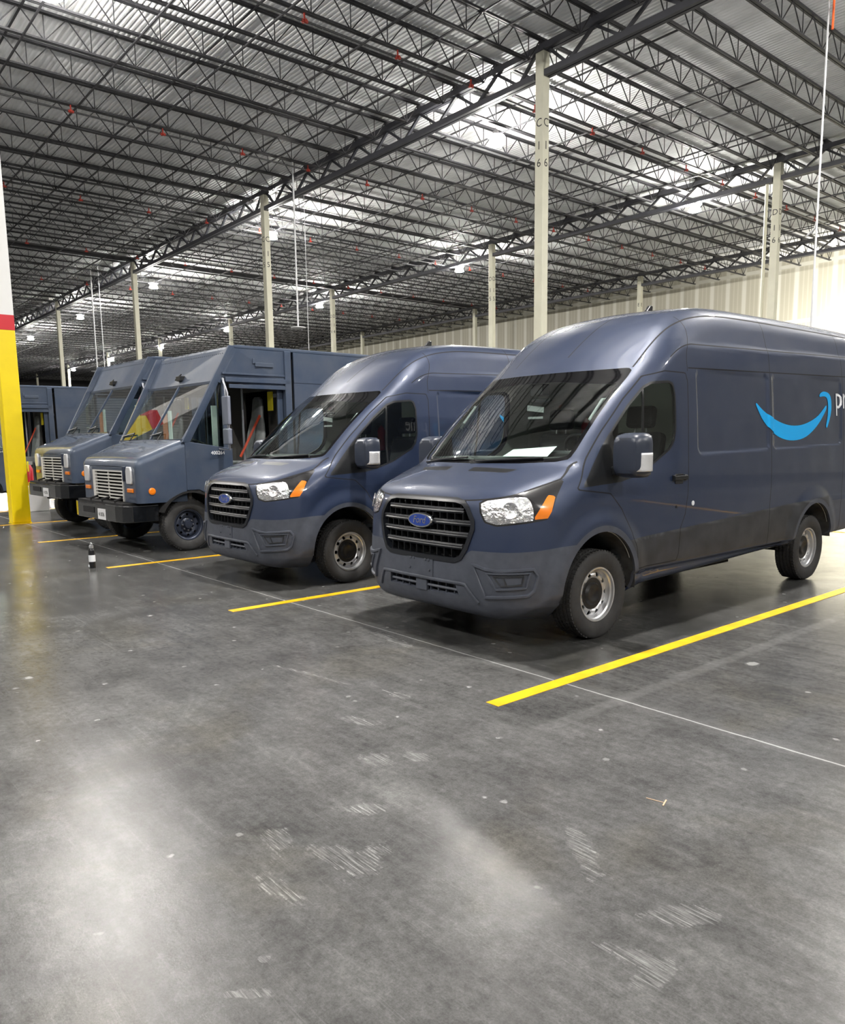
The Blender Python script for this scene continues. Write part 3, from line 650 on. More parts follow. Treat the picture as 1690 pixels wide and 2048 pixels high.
def make_wheel(root, c, sg, R=.356, tw=.235, rim=.222, truck=False):
    w = bpy.data.objects.new('wheel', None); link(w, root)
    h = tw/2; x0 = c[0]
    prof = [(-h*.72, rim-.006), (-h*.92, rim+.02), (-h, R*.80), (-h*.97, R*.91), (-h*.90, R*.965), (-h*.82, R*.985), (-h*.78, R*.992)]
    for g in (-.47, -.16, .16, .47):
        prof += [(h*(g-.045), R), (h*(g-.035), R-.010), (h*(g+.035), R-.010), (h*(g+.045), R)]
    prof += [(h*.78, R*.992), (h*.82, R*.985), (h*.90, R*.965), (h*.97, R*.91), (h, R*.80), (h*.92, rim+.02), (h*.72, rim-.006)]
    n = 72; mb = MB(); mb.lathe(prof, n, 'x', (x0, c[1], c[2]), sg)
    tobj = mb.build('tire', M['tire'], w, smooth=True)
    # tread blocks : shallow lateral cuts modelled as raised lugs on both shoulders
    lg = MB()
    for k in range(60):
        a = 2*PI*k/60
        for ax0, ax1, tw_ in ((.60, .84, .0), (-.84, -.60, .0), (.22, .42, .04), (-.42, -.22, .04), (-.11, .11, -.04)):
            p = Vector((x0+sg*h*ax0, c[1]+math.cos(a)*(R-.003), c[2]+math.sin(a)*(R-.003))); q = Vector((x0+sg*h*ax1, c[1]+math.cos(a+tw_)*(R-.003), c[2]+math.sin(a+tw_)*(R-.003)))
            if p[2] < .03: continue
            lg.bar(p, q, .022, .012, up=(0, math.cos(a), math.sin(a)))
    lg.build('tread', M['tire'], w)
    rm = M['navyrim'] if truck else M['silver']
    # rim: barrel + dish, ring of ventilation holes
    face = .045 if not truck else .06
    rp = [(h*.74, rim), (h*.80, rim-.004), (h*.78, rim-.014), (h*.62, rim-.018), (h*.55, rim-.030), (h*.30, rim-.036), (h*.22, rim-.042)]
    mb = MB(); mb.lathe(rp+[(-h*.7, rim-.03), (-h*.8, rim)], 64, 'x', (x0, c[1], c[2]), sg)
    r_out, r_in = rim-.040, (.118 if not truck else .10); nh = 10 if not truck else 8; rc = (r_out+r_in)/2+.008; rh = .0195
    def xd(r): return h*.22+.022*math.sin(PI*min(1, max(0, (r_out-r)/(r_out-r_in))))+.0*r
    for k in range(nh):
        t0 = 2*PI*k/nh; dt = PI/nh; bd = []
        for s_ in np.linspace(-1, 1, 7)[:-1]: bd.append((r_out, t0+dt*s_))
        for s_ in np.linspace(r_out, r_in, 5)[:-1]: bd.append((s_, t0+dt))
        for s_ in np.linspace(1, -1, 7)[:-1]: bd.append((r_in, t0+dt*s_))
        for s_ in np.linspace(r_in, r_out, 5)[:-1]: bd.append((s_, t0-dt))
        P3 = lambda r, t, dx=0.: (x0+sg*(xd(r)+dx), c[1]+r*math.cos(t), c[2]+r*math.sin(t))
        outer = [P3(r, t) for r, t in bd]; cy, cz = rc*math.cos(t0), rc*math.sin(t0); inner = []; mid = []; deep = []
        for r, t in bd:
            y, z = r*math.cos(t)-cy, r*math.sin(t)-cz; l = math.hypot(y, z); iy, iz = cy+y/l*rh, cz+z/l*rh; rr = math.hypot(iy, iz)
            inner.append((x0+sg*xd(rr), c[1]+iy, c[2]+iz)); deep.append((x0+sg*(xd(rr)-.012), c[1]+iy, c[2]+iz))
            my, mz = cy+y*.5+y/l*rh*.5, cz+z*.5+z/l*rh*.5; rr = math.hypot(my, mz); mid.append((x0+sg*xd(rr), c[1]+my, c[2]+mz))
        K = len(bd); vs = outer+mid+inner+deep
        mb.add(vs, [(j*K+i, j*K+(i+1) % K, (j+1)*K+(i+1) % K, (j+1)*K+i) for j in range(3) for i in range(K)])
    o = mb.build('rim', rm, w, smooth=True)
    b = MB().lathe([(-.02, 0), (-.02, rim-.03)], 32, 'x', (x0, c[1], c[2]), sg).build('brake_disc', M['dark'], w)
    if not truck:
        MB().lathe([(h*.22, .132), (h*.34, .126), (h*.32, .095), (h*.50, .080), (h*.50, .055), (h*.44, .045), (h*.44, 0)], 40, 'x', (x0, c[1], c[2]), sg).build('hub_cap', M['hub'], w, smooth=True)
    else:
        MB().lathe([(h*.2, .104), (h*.25, .09), (h*.55, .06), (h*.75, .055), (h*.78, .04), (h*.78, 0)], 32, 'x', (x0, c[1], c[2]), sg).build('hub', M['navyrim'], w, smooth=True)
        mb = MB()
        for k in range(8):
            a = 2*PI*k/8; mb.lathe([(0, .013), (.03, .013), (.034, 0)], 8, 'x', (x0+sg*h*.28, c[1]+.082*math.cos(a), c[2]+.082*math.sin(a)), sg)
        mb.build('lug_nuts', M['bolt'], w)
    return w
M['mir'] = mat('mirror_housing', (.030, .038, .060), .35)
# ------------------------------------------------------------------ walk-in step van
def panel(poly, x0, x1): return MB().prism(poly, x0, x1)
def build_truck(label):
    root = empty('step_van', label=label, cat='delivery truck'); P = M['tpaint']; HW = 1.29; RZ = 3.05
    # nose: lofted rounded box, sloping bonnet
    sts = [(.0, 1.02, 1.25, .05), (.012, 1.055, 1.325, .085), (.05, 1.085, 1.38, .11), (.12, 1.10, 1.42, .12), (.25, 1.115, 1.465, .12), (.45, 1.14, 1.55, .12), (.70, 1.18, 1.64, .11)]
    vs = []; K = 0
    for y, w, zt, r in sts:
        ring = [(-w, y, .74)]
        for a in np.linspace(PI, PI/2, 7): ring.append((-w+r+r*math.cos(a), y, zt-r+r*math.sin(a)))
        for t in np.linspace(-.8, .8, 5): ring.append(((w-r)*t, y, zt+.012*(1-t*t)))
        for a in np.linspace(PI/2, 0, 7): ring.append((w-r+r*math.cos(a), y, zt-r+r*math.sin(a)))
        ring.append((w, y, .74)); K = len(ring); vs += ring
    fs = [(i*K+k, i*K+k+1, (i+1)*K+k+1, (i+1)*K+k) for i in range(len(sts)-1) for k in range(K-1)]
    mb = MB().add(vs, fs)
    # cut the wheel opening from the nose sides by using a separate lower edge: side skin below stays open behind y .25
    nose = mb.build('hood', P, root, smooth=True)
    # front face with grille opening
    ff = MB(); gx, gz0, gz1 = .60, .76, 1.20
    ff.b2((-1.02, .002, .74), (-gx, .03, 1.25)).b2((gx, .002, .74), (1.02, .03, 1.25)).b2((-gx, .002, gz1), (gx, .03, 1.252))
    face = ff.build('front_face', P, root, bevel=.006)
    MB().b2((-gx, .05, gz0-.02), (gx, .06, gz1)).build('grille_backing', M['dark'], face)
    g = MB()
    for k in range(9): z = gz0+.02+k*.05; g.b2((-gx+.10, -.012, z), (gx-.01, .02, z+.019))
    g.b2((-gx, -.014, gz0-.01), (-gx+.10, .02, gz1)).b2((gx-.03, -.014, gz0-.01), (gx, .02, gz1)).b2((-.01, .0, gz0), (.01, .018, gz1))
    gg = g.build('grille', M['grillewhite'], root)
    for sg in (1, -1):
        hl = MB().prism([(x*.5, z) for x, z in [(-.16, -.11), (.16, -.11), (.19, -.06), (.19, .08), (.12, .14), (-.12, .14), (-.19, .08), (-.19, -.06)]], -.03, .01, 'y').build('headlight', M['clearlens'], root, bevel=.012)
        hl.location = (sg*.84, 0, 1.125)
        MB().prism([(sg*.84-.10, .89), (sg*.84+.10, .89), (sg*.84+.10, .95), (sg*.84-.10, .95)], -.02, .01, 'y').build('turn_signal', M['amber'], root, bevel=.01)
        MB().lathe([(0, .052), (.015, .05), (.022, .03), (.022, 0)], 24, 'x', (sg*1.105, .20, .91), sg).build('side_marker', M['amber'], root)
    MB().b2((.66, -.045, 1.05), (.70, .03, 1.27)).build('hood_latch', M['navyrim'], root, bevel=.01)
    # bonnet and cab sides
    A = [(.70, .80), (.70, 1.63), (1.40, 1.50), (1.42, .50), (1.30, .50), (1.27, .80), (1.12, .92), (.95, .97), (.80, .95)]
    A = [(.70, .90), (.70, 1.62), (1.42, 1.50), (1.42, .48), (1.22, .48), (1.20, .62), (1.08, .80), (.88, .90)]
    # nose side skins around the arch
    B = [(.02, .74), (.02, .86), (.25, .86), (.70, .90), (.70, .90), (.52, .86), (.36, .80), (.30, .75)]
    for sg in (1, -1):
        x0, x1 = sg*(HW-.05), sg*HW
        if sg > 0: cs = panel(A, x0, x1).build('cowl_side', P, root, bevel=.008)
        else: cs = panel(A, x0, x1).build('cowl_side', P, root, bevel=.008)
        # windscreen pillar and quarter window frame
        pm = MB()
        pm.prism([(.66, 1.60), (.78, 1.60), (1.56, 3.03), (1.44, 3.03)], x0, x1)
        pm.prism([(1.15, 2.50), (2.46, 2.42), (2.46, 3.03), (1.50, 3.03)], x0, x1)
        pm.prism([(1.30, 1.50), (1.36, 1.50), (1.36, 2.50), (1.30, 2.50)], sg*(HW-.04), sg*(HW-.01))
        pm.build('cab_frame', P, root, bevel=.006)
        MB().prism([(.78, 1.60), (1.32, 1.50), (1.32, 2.52), (1.22, 2.42)], sg*(HW-.035), sg*(HW-.03)).build('quarter_window', M['dglass'], root)
        pr = MB()
        pr.b2((sg*(HW-.01), 1.40, 2.40), (sg*(HW+.02), 2.46, 2.46)).b2((sg*(HW-.01), 1.30, 2.60), (sg*(HW+.015), 2.46, 2.63)).b2((sg*(HW-.01), 1.34, 2.49), (sg*(HW+.03), 2.46, 2.56))
        pr.build('door_track', P, root, bevel=.005)
        MB().b2((sg*(HW-.06), 2.38, .48), (sg*(HW+.03), 2.50, 3.0)).build('door_post', P, root, bevel=.012)
        # cargo box side
        bs = MB().b2((sg*(HW-.04), 2.56, .62), (sg*HW, 7.6, 3.02)); bs.b2((sg*(HW-.01), 2.56, 2.52), (sg*(HW+.006), 7.6, 2.55)).b2((sg*(HW-.01), 2.60, 1.0), (sg*(HW+.02), 7.55, 1.06))
        bo = bs.build('cargo_side', P, root)
        MB().b2((sg*HW-.0, 1.86, 2.735), (sg*(HW+.02), 2.18, 2.80)).b2((sg*HW, 1.82, 2.78), (sg*(HW+.012), 1.86, 2.86)).build('side_handle', P, root, bevel=.01)
        # slid-open door, seen as an edge behind the post
        MB().b2((sg*(HW-.11), 2.29, .60), (sg*(HW-.075), 2.42, 2.42)).build('sliding_door', P, root, bevel=.008)
        MB().b2((sg*(HW-.74), 1.42, .40), (sg*HW, 2.42, .48)).build('entry_step', M['tinterd'], root)
        text_obj('fleet_number', '400264', .075, M['white'], root, Matrix.Translation((sg*(HW+.002), 1.17, 1.44)) @ Matrix.Rotation(sg*PI/2, 4, 'Z') @ Matrix.Rotation(PI/2, 4, 'X'))
        # wheel arch lip and front wheels; duals behind
        t = np.linspace(.02*PI, .86*PI, 21); mb = MB(); vs = []
        for a in t:
            y, z = .72+.50*math.cos(a), .40+.50*math.sin(a); y2, z2 = .72+.47*math.cos(a), .40+.47*math.sin(a)
            vs += [(sg*(HW-.60), y2, z2), (sg*(HW-.02), y2, z2), (sg*(HW-.02), y, z)]
        mb.add(vs, [(3*i+k, 3*i+k+1, 3*i+k+4, 3*i+k+3) for i in range(20) for k in range(2)]).build('wheel_housing', M['dark'], root, smooth=True)
        make_wheel(root, (sg*1.05, .72, .385), sg, R=.385, tw=.235, rim=.232, truck=True)
        make_wheel(root, (sg*1.02, 5.2, .385), sg, R=.385, tw=.235, rim=.232, truck=True)
    # cab front: header above the windscreen, riveted
    hd = MB()
    hv = [(-HW, 1.24, 2.49), (HW, 1.24, 2.49), (HW, 1.52, 3.00), (-HW, 1.52, 3.00), (-HW+.06, 1.60, RZ), (HW-.06, 1.60, RZ)]
    hd.add(hv+[(v[0], v[1]+.04, v[2]-.02) for v in hv], [(0, 1, 2, 3), (3, 2, 5, 4), (6, 9, 8, 7), (9, 10, 11, 8), (0, 6, 7, 1), (0, 3, 9, 6), (1, 7, 8, 2), (3, 4, 10, 9), (2, 8, 11, 5)])
    ho = hd.build('roof_cap', P, root)
    rv = MB()
    for x in np.arange(-1.15, 1.16, .065): rv.lathe([(0, .010), (-.006, .007), (-.008, 0)], 6, 'y', (x, 1.487, 2.94))
    rv.build('rivets', M['navyrim'], ho)
    MB().b2((-.14, 1.24, 2.58), (.02, 1.36, 2.66)).bar((-.18, 1.25, 2.60), (.06, 1.25, 2.68), .02).build('front_camera', M['black'], root, bevel=.01)
    # windscreen: two panes with centre bar
    def wspt(x, t): return (x*(1+.03*0), .69+t*(1.24-.69), 1.63+t*(2.49-1.63))
    for a, b, nm in ((-1.24, -.03, 0), (.03, 1.24, 1)):
        MB().add([wspt(a, .02), wspt(b, .02), wspt(b, .99), wspt(a, .99)], [(0, 1, 2, 3)]).build('windshield', M['glass'], root)
    wb = MB().bar(wspt(0, 0), wspt(0, 1), .035, .03).bar(wspt(-HW+.04, 0), wspt(-HW+.04, 1), .07, .03).bar(wspt(HW-.04, 0), wspt(HW-.04, 1), .07, .03).bar(wspt(-1.26, .0), wspt(1.26, .0), .03, .04).bar(wspt(-1.26, 1), wspt(1.26, 1), .03, .04)
    wb.build('windshield_frame', P, root)
    for x0, x1 in ((-.62, -.95), (.45, .20)):
        MB().tube([(x0, .62, 1.64), (x0-.08, .74, 1.76), (x1-.25, .73, 1.71)], .012, 6).build('wiper', M['black'], root)
    # roof and rear
    rf = MB(); rf.prism([(1.58, RZ-.06), (1.60, RZ), (7.55, RZ+.02), (7.6, RZ-.06)], -HW+.04, HW-.04); rf.b2((-HW-.005, 1.52, RZ-.06), (-HW+.06, 7.6, RZ-.01)).b2((HW-.06, 1.52, RZ-.06), (HW+.005, 7.6, RZ-.01)).build('roof', P, root, bevel=.012)
    MB().b2((-HW, 7.56, .62), (HW, 7.6, 3.0)).build('rear_door', P, root)
    # bumper
    bp = MB(); pl = [(-1.12, .14), (-1.10, -.08), (-1.0, -.18), (-.80, -.215), (.80, -.215), (1.0, -.18), (1.10, -.08), (1.14, .30), (1.08, .30), (1.04, -.06), (.96, -.13), (.78, -.16), (-.78, -.16), (-.96, -.13), (-1.04, -.06), (-1.06, .14)]
    pl = [(x*.95, y) for x, y in pl]; bp.prism(pl, .47, .71, 'z'); bo = bp.build('front_bumper', M['bumperblk'], root, bevel=.012)
    MB().b2((-.52, -.222, .56), (-.06, -.18, .65)).build('bumper_slot', M['dark'], bo)
    pt = MB().b2((.10, -.228, .48), (.41, -.217, .64)).build('license_plate', M['plate'], root, bevel=.004)
    text_obj('plate_digits', '4 X76', .085, M['ink'], pt, Matrix.Translation((.255, -.230, .555)) @ Matrix.Rotation(PI/2, 4, 'X'), .001)
    ch = MB().b2((-.9, -.16, .66), (.9, .1, .74)).b2((-.45, .0, .40), (-.35, 7.2, .56)).b2((.35, .0, .40), (.45, 7.2, .56)).b2((-1.0, .68, .33), (1.0, .76, .43)).b2((-1.0, 5.15, .33), (1.0, 5.25, .43))
    for x in (-.35, .12, .62): ch.tube([(x, -.14, .70), (x, -.16, .77), (x+.03, -.05, .80)], .018, 6)
    ch.build('chassis', M['dark'], root)
    MB().b2((-1.16, 1.42, .56), (1.16, 7.5, .62)).build('cab_floor', M['tinterd'], root)
    # interior: lining, bulkhead, seat, wheel, shelves
    il = MB().b2((-HW+.06, 2.62, .62), (-.42, 2.66, 2.9)).b2((.38, 2.62, .62), (HW-.06, 2.66, 2.9)).b2((-.42, 2.62, 2.45), (.38, 2.66, 2.9)); il.build('bulkhead', M['tinterd'], root)
    MB().b2((-1.15, .74, 1.28), (1.15, 1.10, 1.56)).b2((-1.15, .74, .62), (1.15, .80, 1.3)).b2((-.35, .74, .62), (.35, 1.35, 1.25)).build('dashboard', M['tinterd'], root, bevel=.03)
    sw = MB(); c = Vector((.55, 1.30, 1.52)); R = Matrix.Rotation(math.radians(-35), 3, 'X')
    sw.tube([c+R @ Vector((.22*math.cos(a), .22*math.sin(a), 0)) for a in np.linspace(0, 2*PI, 33)[:-1]], .016, 8, closed=True)
    for a in (.4, PI-.4, -PI/2): sw.tube([c, c+R @ Vector((.22*math.cos(a), .22*math.sin(a), 0))], .014, 6)
    sw.tube([c, c+Vector((0, -.25, -.25))], .03, 8); sw.build('steering_wheel', M['black'], root, smooth=True)
    st = MB().box((.64, 1.98, 1.22), (.52, .52, .16)); st.lathe([(0, .16), (.62, .10)], 12, 'z', (.64, 1.98, .60)); so = st.build('seat', M['tseat'], root, bevel=.04)
    bk = MB(); sec = []
    for z, w, y, d in [(1.12, .25, 2.16, .09), (1.35, .26, 2.19, .08), (1.60, .25, 2.22, .07), (1.75, .21, 2.24, .065), (1.88, .15, 2.255, .06), (2.05, .14, 2.27, .055), (2.16, .12, 2.27, .05), (2.20, .07, 2.27, .03)]:
        z += .12; sec.append([(.64+w*abs(math.cos(a))**.6*(1 if math.cos(a) > 0 else -1), y+d*math.sin(a), z) for a in np.linspace(0, 2*PI, 25)[:-1]])
    K = 24; vs = [p for r in sec for p in r]; bk.add(vs, [(i*K+k, i*K+(k+1) % K, (i+1)*K+(k+1) % K, (i+1)*K+k) for i in range(len(sec)-1) for k in range(K)]+[tuple((len(sec)-1)*K+k for k in range(K))])
    bk.build('backrest', M['tseat'], so, smooth=True)
    MB().bar((.88, 2.16, 2.02), (.66, 1.90, 1.36), .05, .008, up=(.2, -1, .3)).build('seat_belt', M['redbelt'], so)
    MB().box((.98, 2.30, 2.24), (.14, .02, .30)).build('warning_tag', M['yellowtag'], root)
    MB().box((.88, 2.56, 2.35), (.44, .02, .06)).tube([(.62, 2.0, 1.2), (.62, 2.0, 2.9)], .02).tube([(1.02, 1.50, .62), (1.02, 1.50, 2.5)], .018).build('grab_rail', M['galv'], root)
    MB().box((-.2, 1.05, 1.85), (.14, .02, .42)).build('clipboard', M['orangeboard'], root)
    MB().box((.05, 1.02, 1.80), (.10, .02, .60)).box((.98, 1.30, 1.80), (.03, .08, .7)).build('route_sheet', M['paper'], root)
    # mirrors both sides: bracket arm with upper flat and lower wide-angle heads
    for sg in (1, -1):
        x = sg*(HW+.17)
        br = MB().tube([(sg*HW, 1.30, 2.54), (x, 1.28, 2.32), (x, 1.28, 1.48), (sg*HW, 1.20, 1.50)], .014, 6).tube([(sg*(HW), 1.32, 2.54), (x-sg*.02, 1.27, 1.9)], .009, 6)
        bo = br.build('mirror_bracket', M['galv'], root, smooth=True)
        MB().box((x, 1.25, 2.06), (.19, .05, .42)).build('mirror_head', M['mirrorhead'], bo, bevel=.015)
        MB().box((x, 1.25, 1.68), (.19, .06, .24)).build('convex_mirror_head', M['mirrorhead'], bo, bevel=.02)
        MB().box((x, 1.278, 2.06), (.17, .004, .40)).box((x, 1.283, 1.68), (.17, .004, .22)).build('mirror_glass', M['mirrorglass'], bo)
    # the cab narrows a little in plan towards the bonnet
    for o in root.children:
        if o.name.split('.')[0] in ('cowl_side', 'cab_frame', 'quarter_window', 'windshield', 'windshield_frame', 'roof_cap'):
            for ob in [o]+list(o.children):
                for v in ob.data.vertices:
                    v.co.x *= 1-.075*min(1, max(0, (1.48-v.co.y)/.78))
    return root
M['mirrorhead'] = mat('truck_mirror_head', (.22, .24, .30), .35, .2)
# ------------------------------------------------------------------ warehouse
XC, YC, SX, SY, HC = -11.99, 15.07, 17.17, 15.16, 13.04
DECK = 13.50; XF, XR, YW, YF = -150., 32., 49.85, -34.
JZ = 13.44   # joist top
PATCH = [(2.316, -2.367, .16, .07, .3), (2.40, -2.30, .07, .14, .5), (2.353, -2.645, .12, .06, .2), (2.056, -2.487, .13, .06, -.5), (2.06, -2.061, .12, .05, .9), (1.80, -1.54, .09, .05, .4), (1.69, -1.70, .12, .07, .1),
         (2.657, -2.87, .020, .020, 0), (.916, -1.693, .035, .025, 0), (3.418, -1.996, .11, .05, .3), (3.49, -2.03, .06, .10, .2), (3.40, -1.70, .14, .06, .8), (2.90, -1.62, .22, .05, -.6), (-.12, -.20, .35, .05, -.1), (1.2, -1.45, .18, .05, .4), (1.0, -1.0, .14, .05, .2), (2.75, -3.0, .10, .02, .9), (.2, -1.2, .5, .02, .2)]
def floor_mat():
    m, nt, b = new_mat('polished_concrete'); L = nt.links.new
    geo = N(nt, 'ShaderNodeNewGeometry')
    def noise(scale, det=6, rough=.6, dist=0., vec=None, w=None):
        n = N(nt, 'ShaderNodeTexNoise'); n.inputs['Scale'].default_value = scale; n.inputs['Detail'].default_value = det; n.inputs['Roughness'].default_value = rough; n.inputs['Distortion'].default_value = dist
        L(vec or geo.outputs['Position'], n.inputs['Vector']); return n.outputs['Fac']
    def mapr(v, a, b_, c, d):
        r = N(nt, 'ShaderNodeMapRange'); r.inputs['From Min'].default_value = a; r.inputs['From Max'].default_value = b_; r.inputs['To Min'].default_value = c; r.inputs['To Max'].default_value = d; L(v, r.inputs['Value']); return r.outputs[0]
    def mapping(rot, sc, loc=(0, 0, 0)):
        mp = N(nt, 'ShaderNodeMapping'); mp.inputs['Rotation'].default_value = rot; mp.inputs['Scale'].default_value = sc; mp.inputs['Location'].default_value = loc; L(geo.outputs['Position'], mp.inputs['Vector']); return mp.outputs[0]
    def math_(op, a, b_=None, c=None):
        n = N(nt, 'ShaderNodeMath', operation=op)
        for i, v in enumerate((a, b_, c)):
            if v is None: continue
            if isinstance(v, (int, float)): n.inputs[i].default_value = v
            else: L(v, n.inputs[i])
        return n.outputs[0]
    big = mapr(noise(.35, 5, .55, .3), .2, .8, .62, 1.36)
    med = mapr(noise(1.9, 9, .74, .15), .2, .8, .40, 1.60)
    fine = mapr(noise(24, 7, .8), .2, .8, .50, 1.50)
    speck = mapr(noise(120, 4, .8), .25, .75, .70, 1.30)
    # trowel and broom streaks running both ways
    st1 = mapr(noise(1., 8, .75, 0, mapping((0, 0, .5), (1.5, 9, 1))), .2, .8, .72, 1.28)
    st2 = mapr(noise(1., 6, .7, 0, mapping((0, 0, -.7), (1.2, 11, 1))), .2, .8, .82, 1.18)
    v = math_('MULTIPLY', math_('MULTIPLY', math_('MULTIPLY', big, med), math_('MULTIPLY', fine, speck)), math_('MULTIPLY', st1, st2))
    # pale residue patches with scraped texture
    pn = mapr(noise(7, 7, .72), .2, .8, -.34, .34); pat = mapr(noise(2.3, 6, .7, .3), .90, .95, 0, .0)
    for (px, py, pa, pb, pr) in PATCH:
        mp = mapping((0, 0, 0), (1, 1, 1), (-px, -py, 0)); m2 = N(nt, 'ShaderNodeMapping', vector_type='TEXTURE'); m2.inputs['Rotation'].default_value = (0, 0, pr); m2.inputs['Scale'].default_value = (pa, pb, 1); L(mp, m2.inputs['Vector'])
        ln_ = N(nt, 'ShaderNodeVectorMath', operation='LENGTH'); L(m2.outputs[0], ln_.inputs[0])
        pat = math_('MAXIMUM', pat, mapr(math_('ADD', ln_.outputs['Value'], math_('MULTIPLY', pn, 3.)), .75, 1.0, 1, 0))
    scr = mapr(noise(1., 4, .6, 0, mapping((0, 0, .9), (6, 110, 1))), .42, .60, 0, 1)
    scr2 = mapr(noise(1., 4, .6, 0, mapping((0, 0, -.65), (6, 120, 1))), .40, .58, 0, 1)
    resid = math_('MULTIPLY', math_('MULTIPLY', pat, math_('ADD', math_('MULTIPLY', scr, scr2), math_('MULTIPLY', scr, .30))), .27)
    # small pale spots
    vo = N(nt, 'ShaderNodeTexVoronoi'); vo.inputs['Scale'].default_value = .9; vo.inputs['Randomness'].default_value = 1.; L(geo.outputs['Position'], vo.inputs['Vector'])
    spot = mapr(math_('ADD', vo.outputs['Distance'], mapr(noise(9, 3), .3, .7, -.02, .02)), .035, .050, 1, 0)
    vo2 = N(nt, 'ShaderNodeTexVoronoi'); vo2.inputs['Scale'].default_value = 3.7; L(geo.outputs['Position'], vo2.inputs['Vector'])
    spot2 = mapr(math_('ADD', vo2.outputs['Distance'], mapr(noise(30, 3), .3, .7, -.03, .03)), .050, .075, 1, 0)
    # thin scratches
    wv = noise(1., 2, .5, 0, mapping((0, 0, 1.0), (.25, 30, 1))); sc_ = mapr(math_('ABSOLUTE', math_('SUBTRACT', wv, .5)), 0, .006, .30, 0)
    sep = N(nt, 'ShaderNodeSeparateXYZ'); L(geo.outputs['Position'], sep.inputs[0]); X, Y = sep.outputs[0], sep.outputs[1]
    wob = mapr(noise(6, 3), .3, .7, -.012, .012)
    def line(c, c0, w, soft, amp):
        return math_('MULTIPLY', mapr(math_('ABSOLUTE', math_('SUBTRACT', math_('ADD', c, wob), c0)), w, w+soft, 1, 0), amp)
    j1 = mapr(math_('ABSOLUTE', math_('ADD', math_('ADD', Y, .06), math_('MULTIPLY', wob, .3))), .004, .010, .46, 0); j2 = line(Y, 15.07, .01, .02, .3); j3 = line(Y, -4.9, .006, .006, .0)
    jx = line(X, -14.6, .01, .02, .25)
    j1b = line(Y, -.06, .02, .09, .06)
    # ghost of an older stripe beside the nearest bay line
    gm = math_('MULTIPLY', line(X, 1.97, .03, .03, .07), mapr(Y, -.95, -.6, 0, 1))
    gm2 = math_('MULTIPLY', line(X, 1.72, .16, .05, -.03), mapr(Y, -.95, -.6, 0, 1))
    add = math_('ADD', math_('ADD', math_('ADD', j1, j2), math_('ADD', gm, gm2)), math_('ADD', math_('MULTIPLY', sc_, .22), math_('ADD', math_('ADD', resid, jx), math_('ADD', math_('MULTIPLY', spot, .45), math_('ADD', math_('MULTIPLY', spot2, .30), j1b)))))
    # mottled darkening over most of each bay, starting near its front
    mottle = mapr(noise(.8, 4, .6, .3, mapping((0, 0, 0), (1.6, .5, 1), (5, 2, 0))), .45, .66, 0, .55)
    bx = math_('MULTIPLY', math_('FRACT', math_('DIVIDE', math_('ADD', math_('SUBTRACT', X, 1.45), math_('MULTIPLY', wob, 3.)), 3.5076)), 3.5076)
    bay = math_('MULTIPLY', math_('MULTIPLY', mapr(math_('ADD', Y, math_('MULTIPLY', wob, 4.)), .0, .06, 0, 1), math_('MULTIPLY', mapr(bx, .90, .96, 0, 1), mapr(X, 1.35, 1.45, 1, 0))), math_('ADD', math_('MULTIPLY', mottle, .6), .30))
    base = math_('MULTIPLY', v, math_('SUBTRACT', 1.0, bay))
    val = math_('ADD', math_('MULTIPLY', base, .090), math_('MULTIPLY', add, .36))
    cr = N(nt, 'ShaderNodeCombineColor'); L(math_('MULTIPLY', val, 1.0), cr.inputs[0]); L(math_('MULTIPLY', val, 1.005), cr.inputs[1]); L(math_('MULTIPLY', val, 1.0), cr.inputs[2])
    tint = N(nt, 'ShaderNodeMix', data_type='RGBA', blend_type='MULTIPLY'); L(cr.outputs[0], tint.inputs[6]); tint.inputs[7].default_value = (1.0, .93, .74, 1); L(mapr(noise(.9, 4, .6, .5, mapping((0, 0, 0), (1, 1, 1), (9, 1, 0))), .55, .75, 0, .6), tint.inputs[0])
    L(tint.outputs[2], b.inputs['Base Color'])
    ro = math_('ADD', mapr(noise(2.6, 7, .7, .1), .2, .8, .135, .265), math_('MULTIPLY', add, .25)); L(ro, b.inputs['Roughness'])
    b.inputs['Specular IOR Level'].default_value = .23
    bp = N(nt, 'ShaderNodeBump'); bp.inputs['Strength'].default_value = .40; bp.inputs['Distance'].default_value = .003; L(noise(18, 8, .75), bp.inputs['Height']); L(bp.outputs[0], b.inputs['Normal'])
    return m
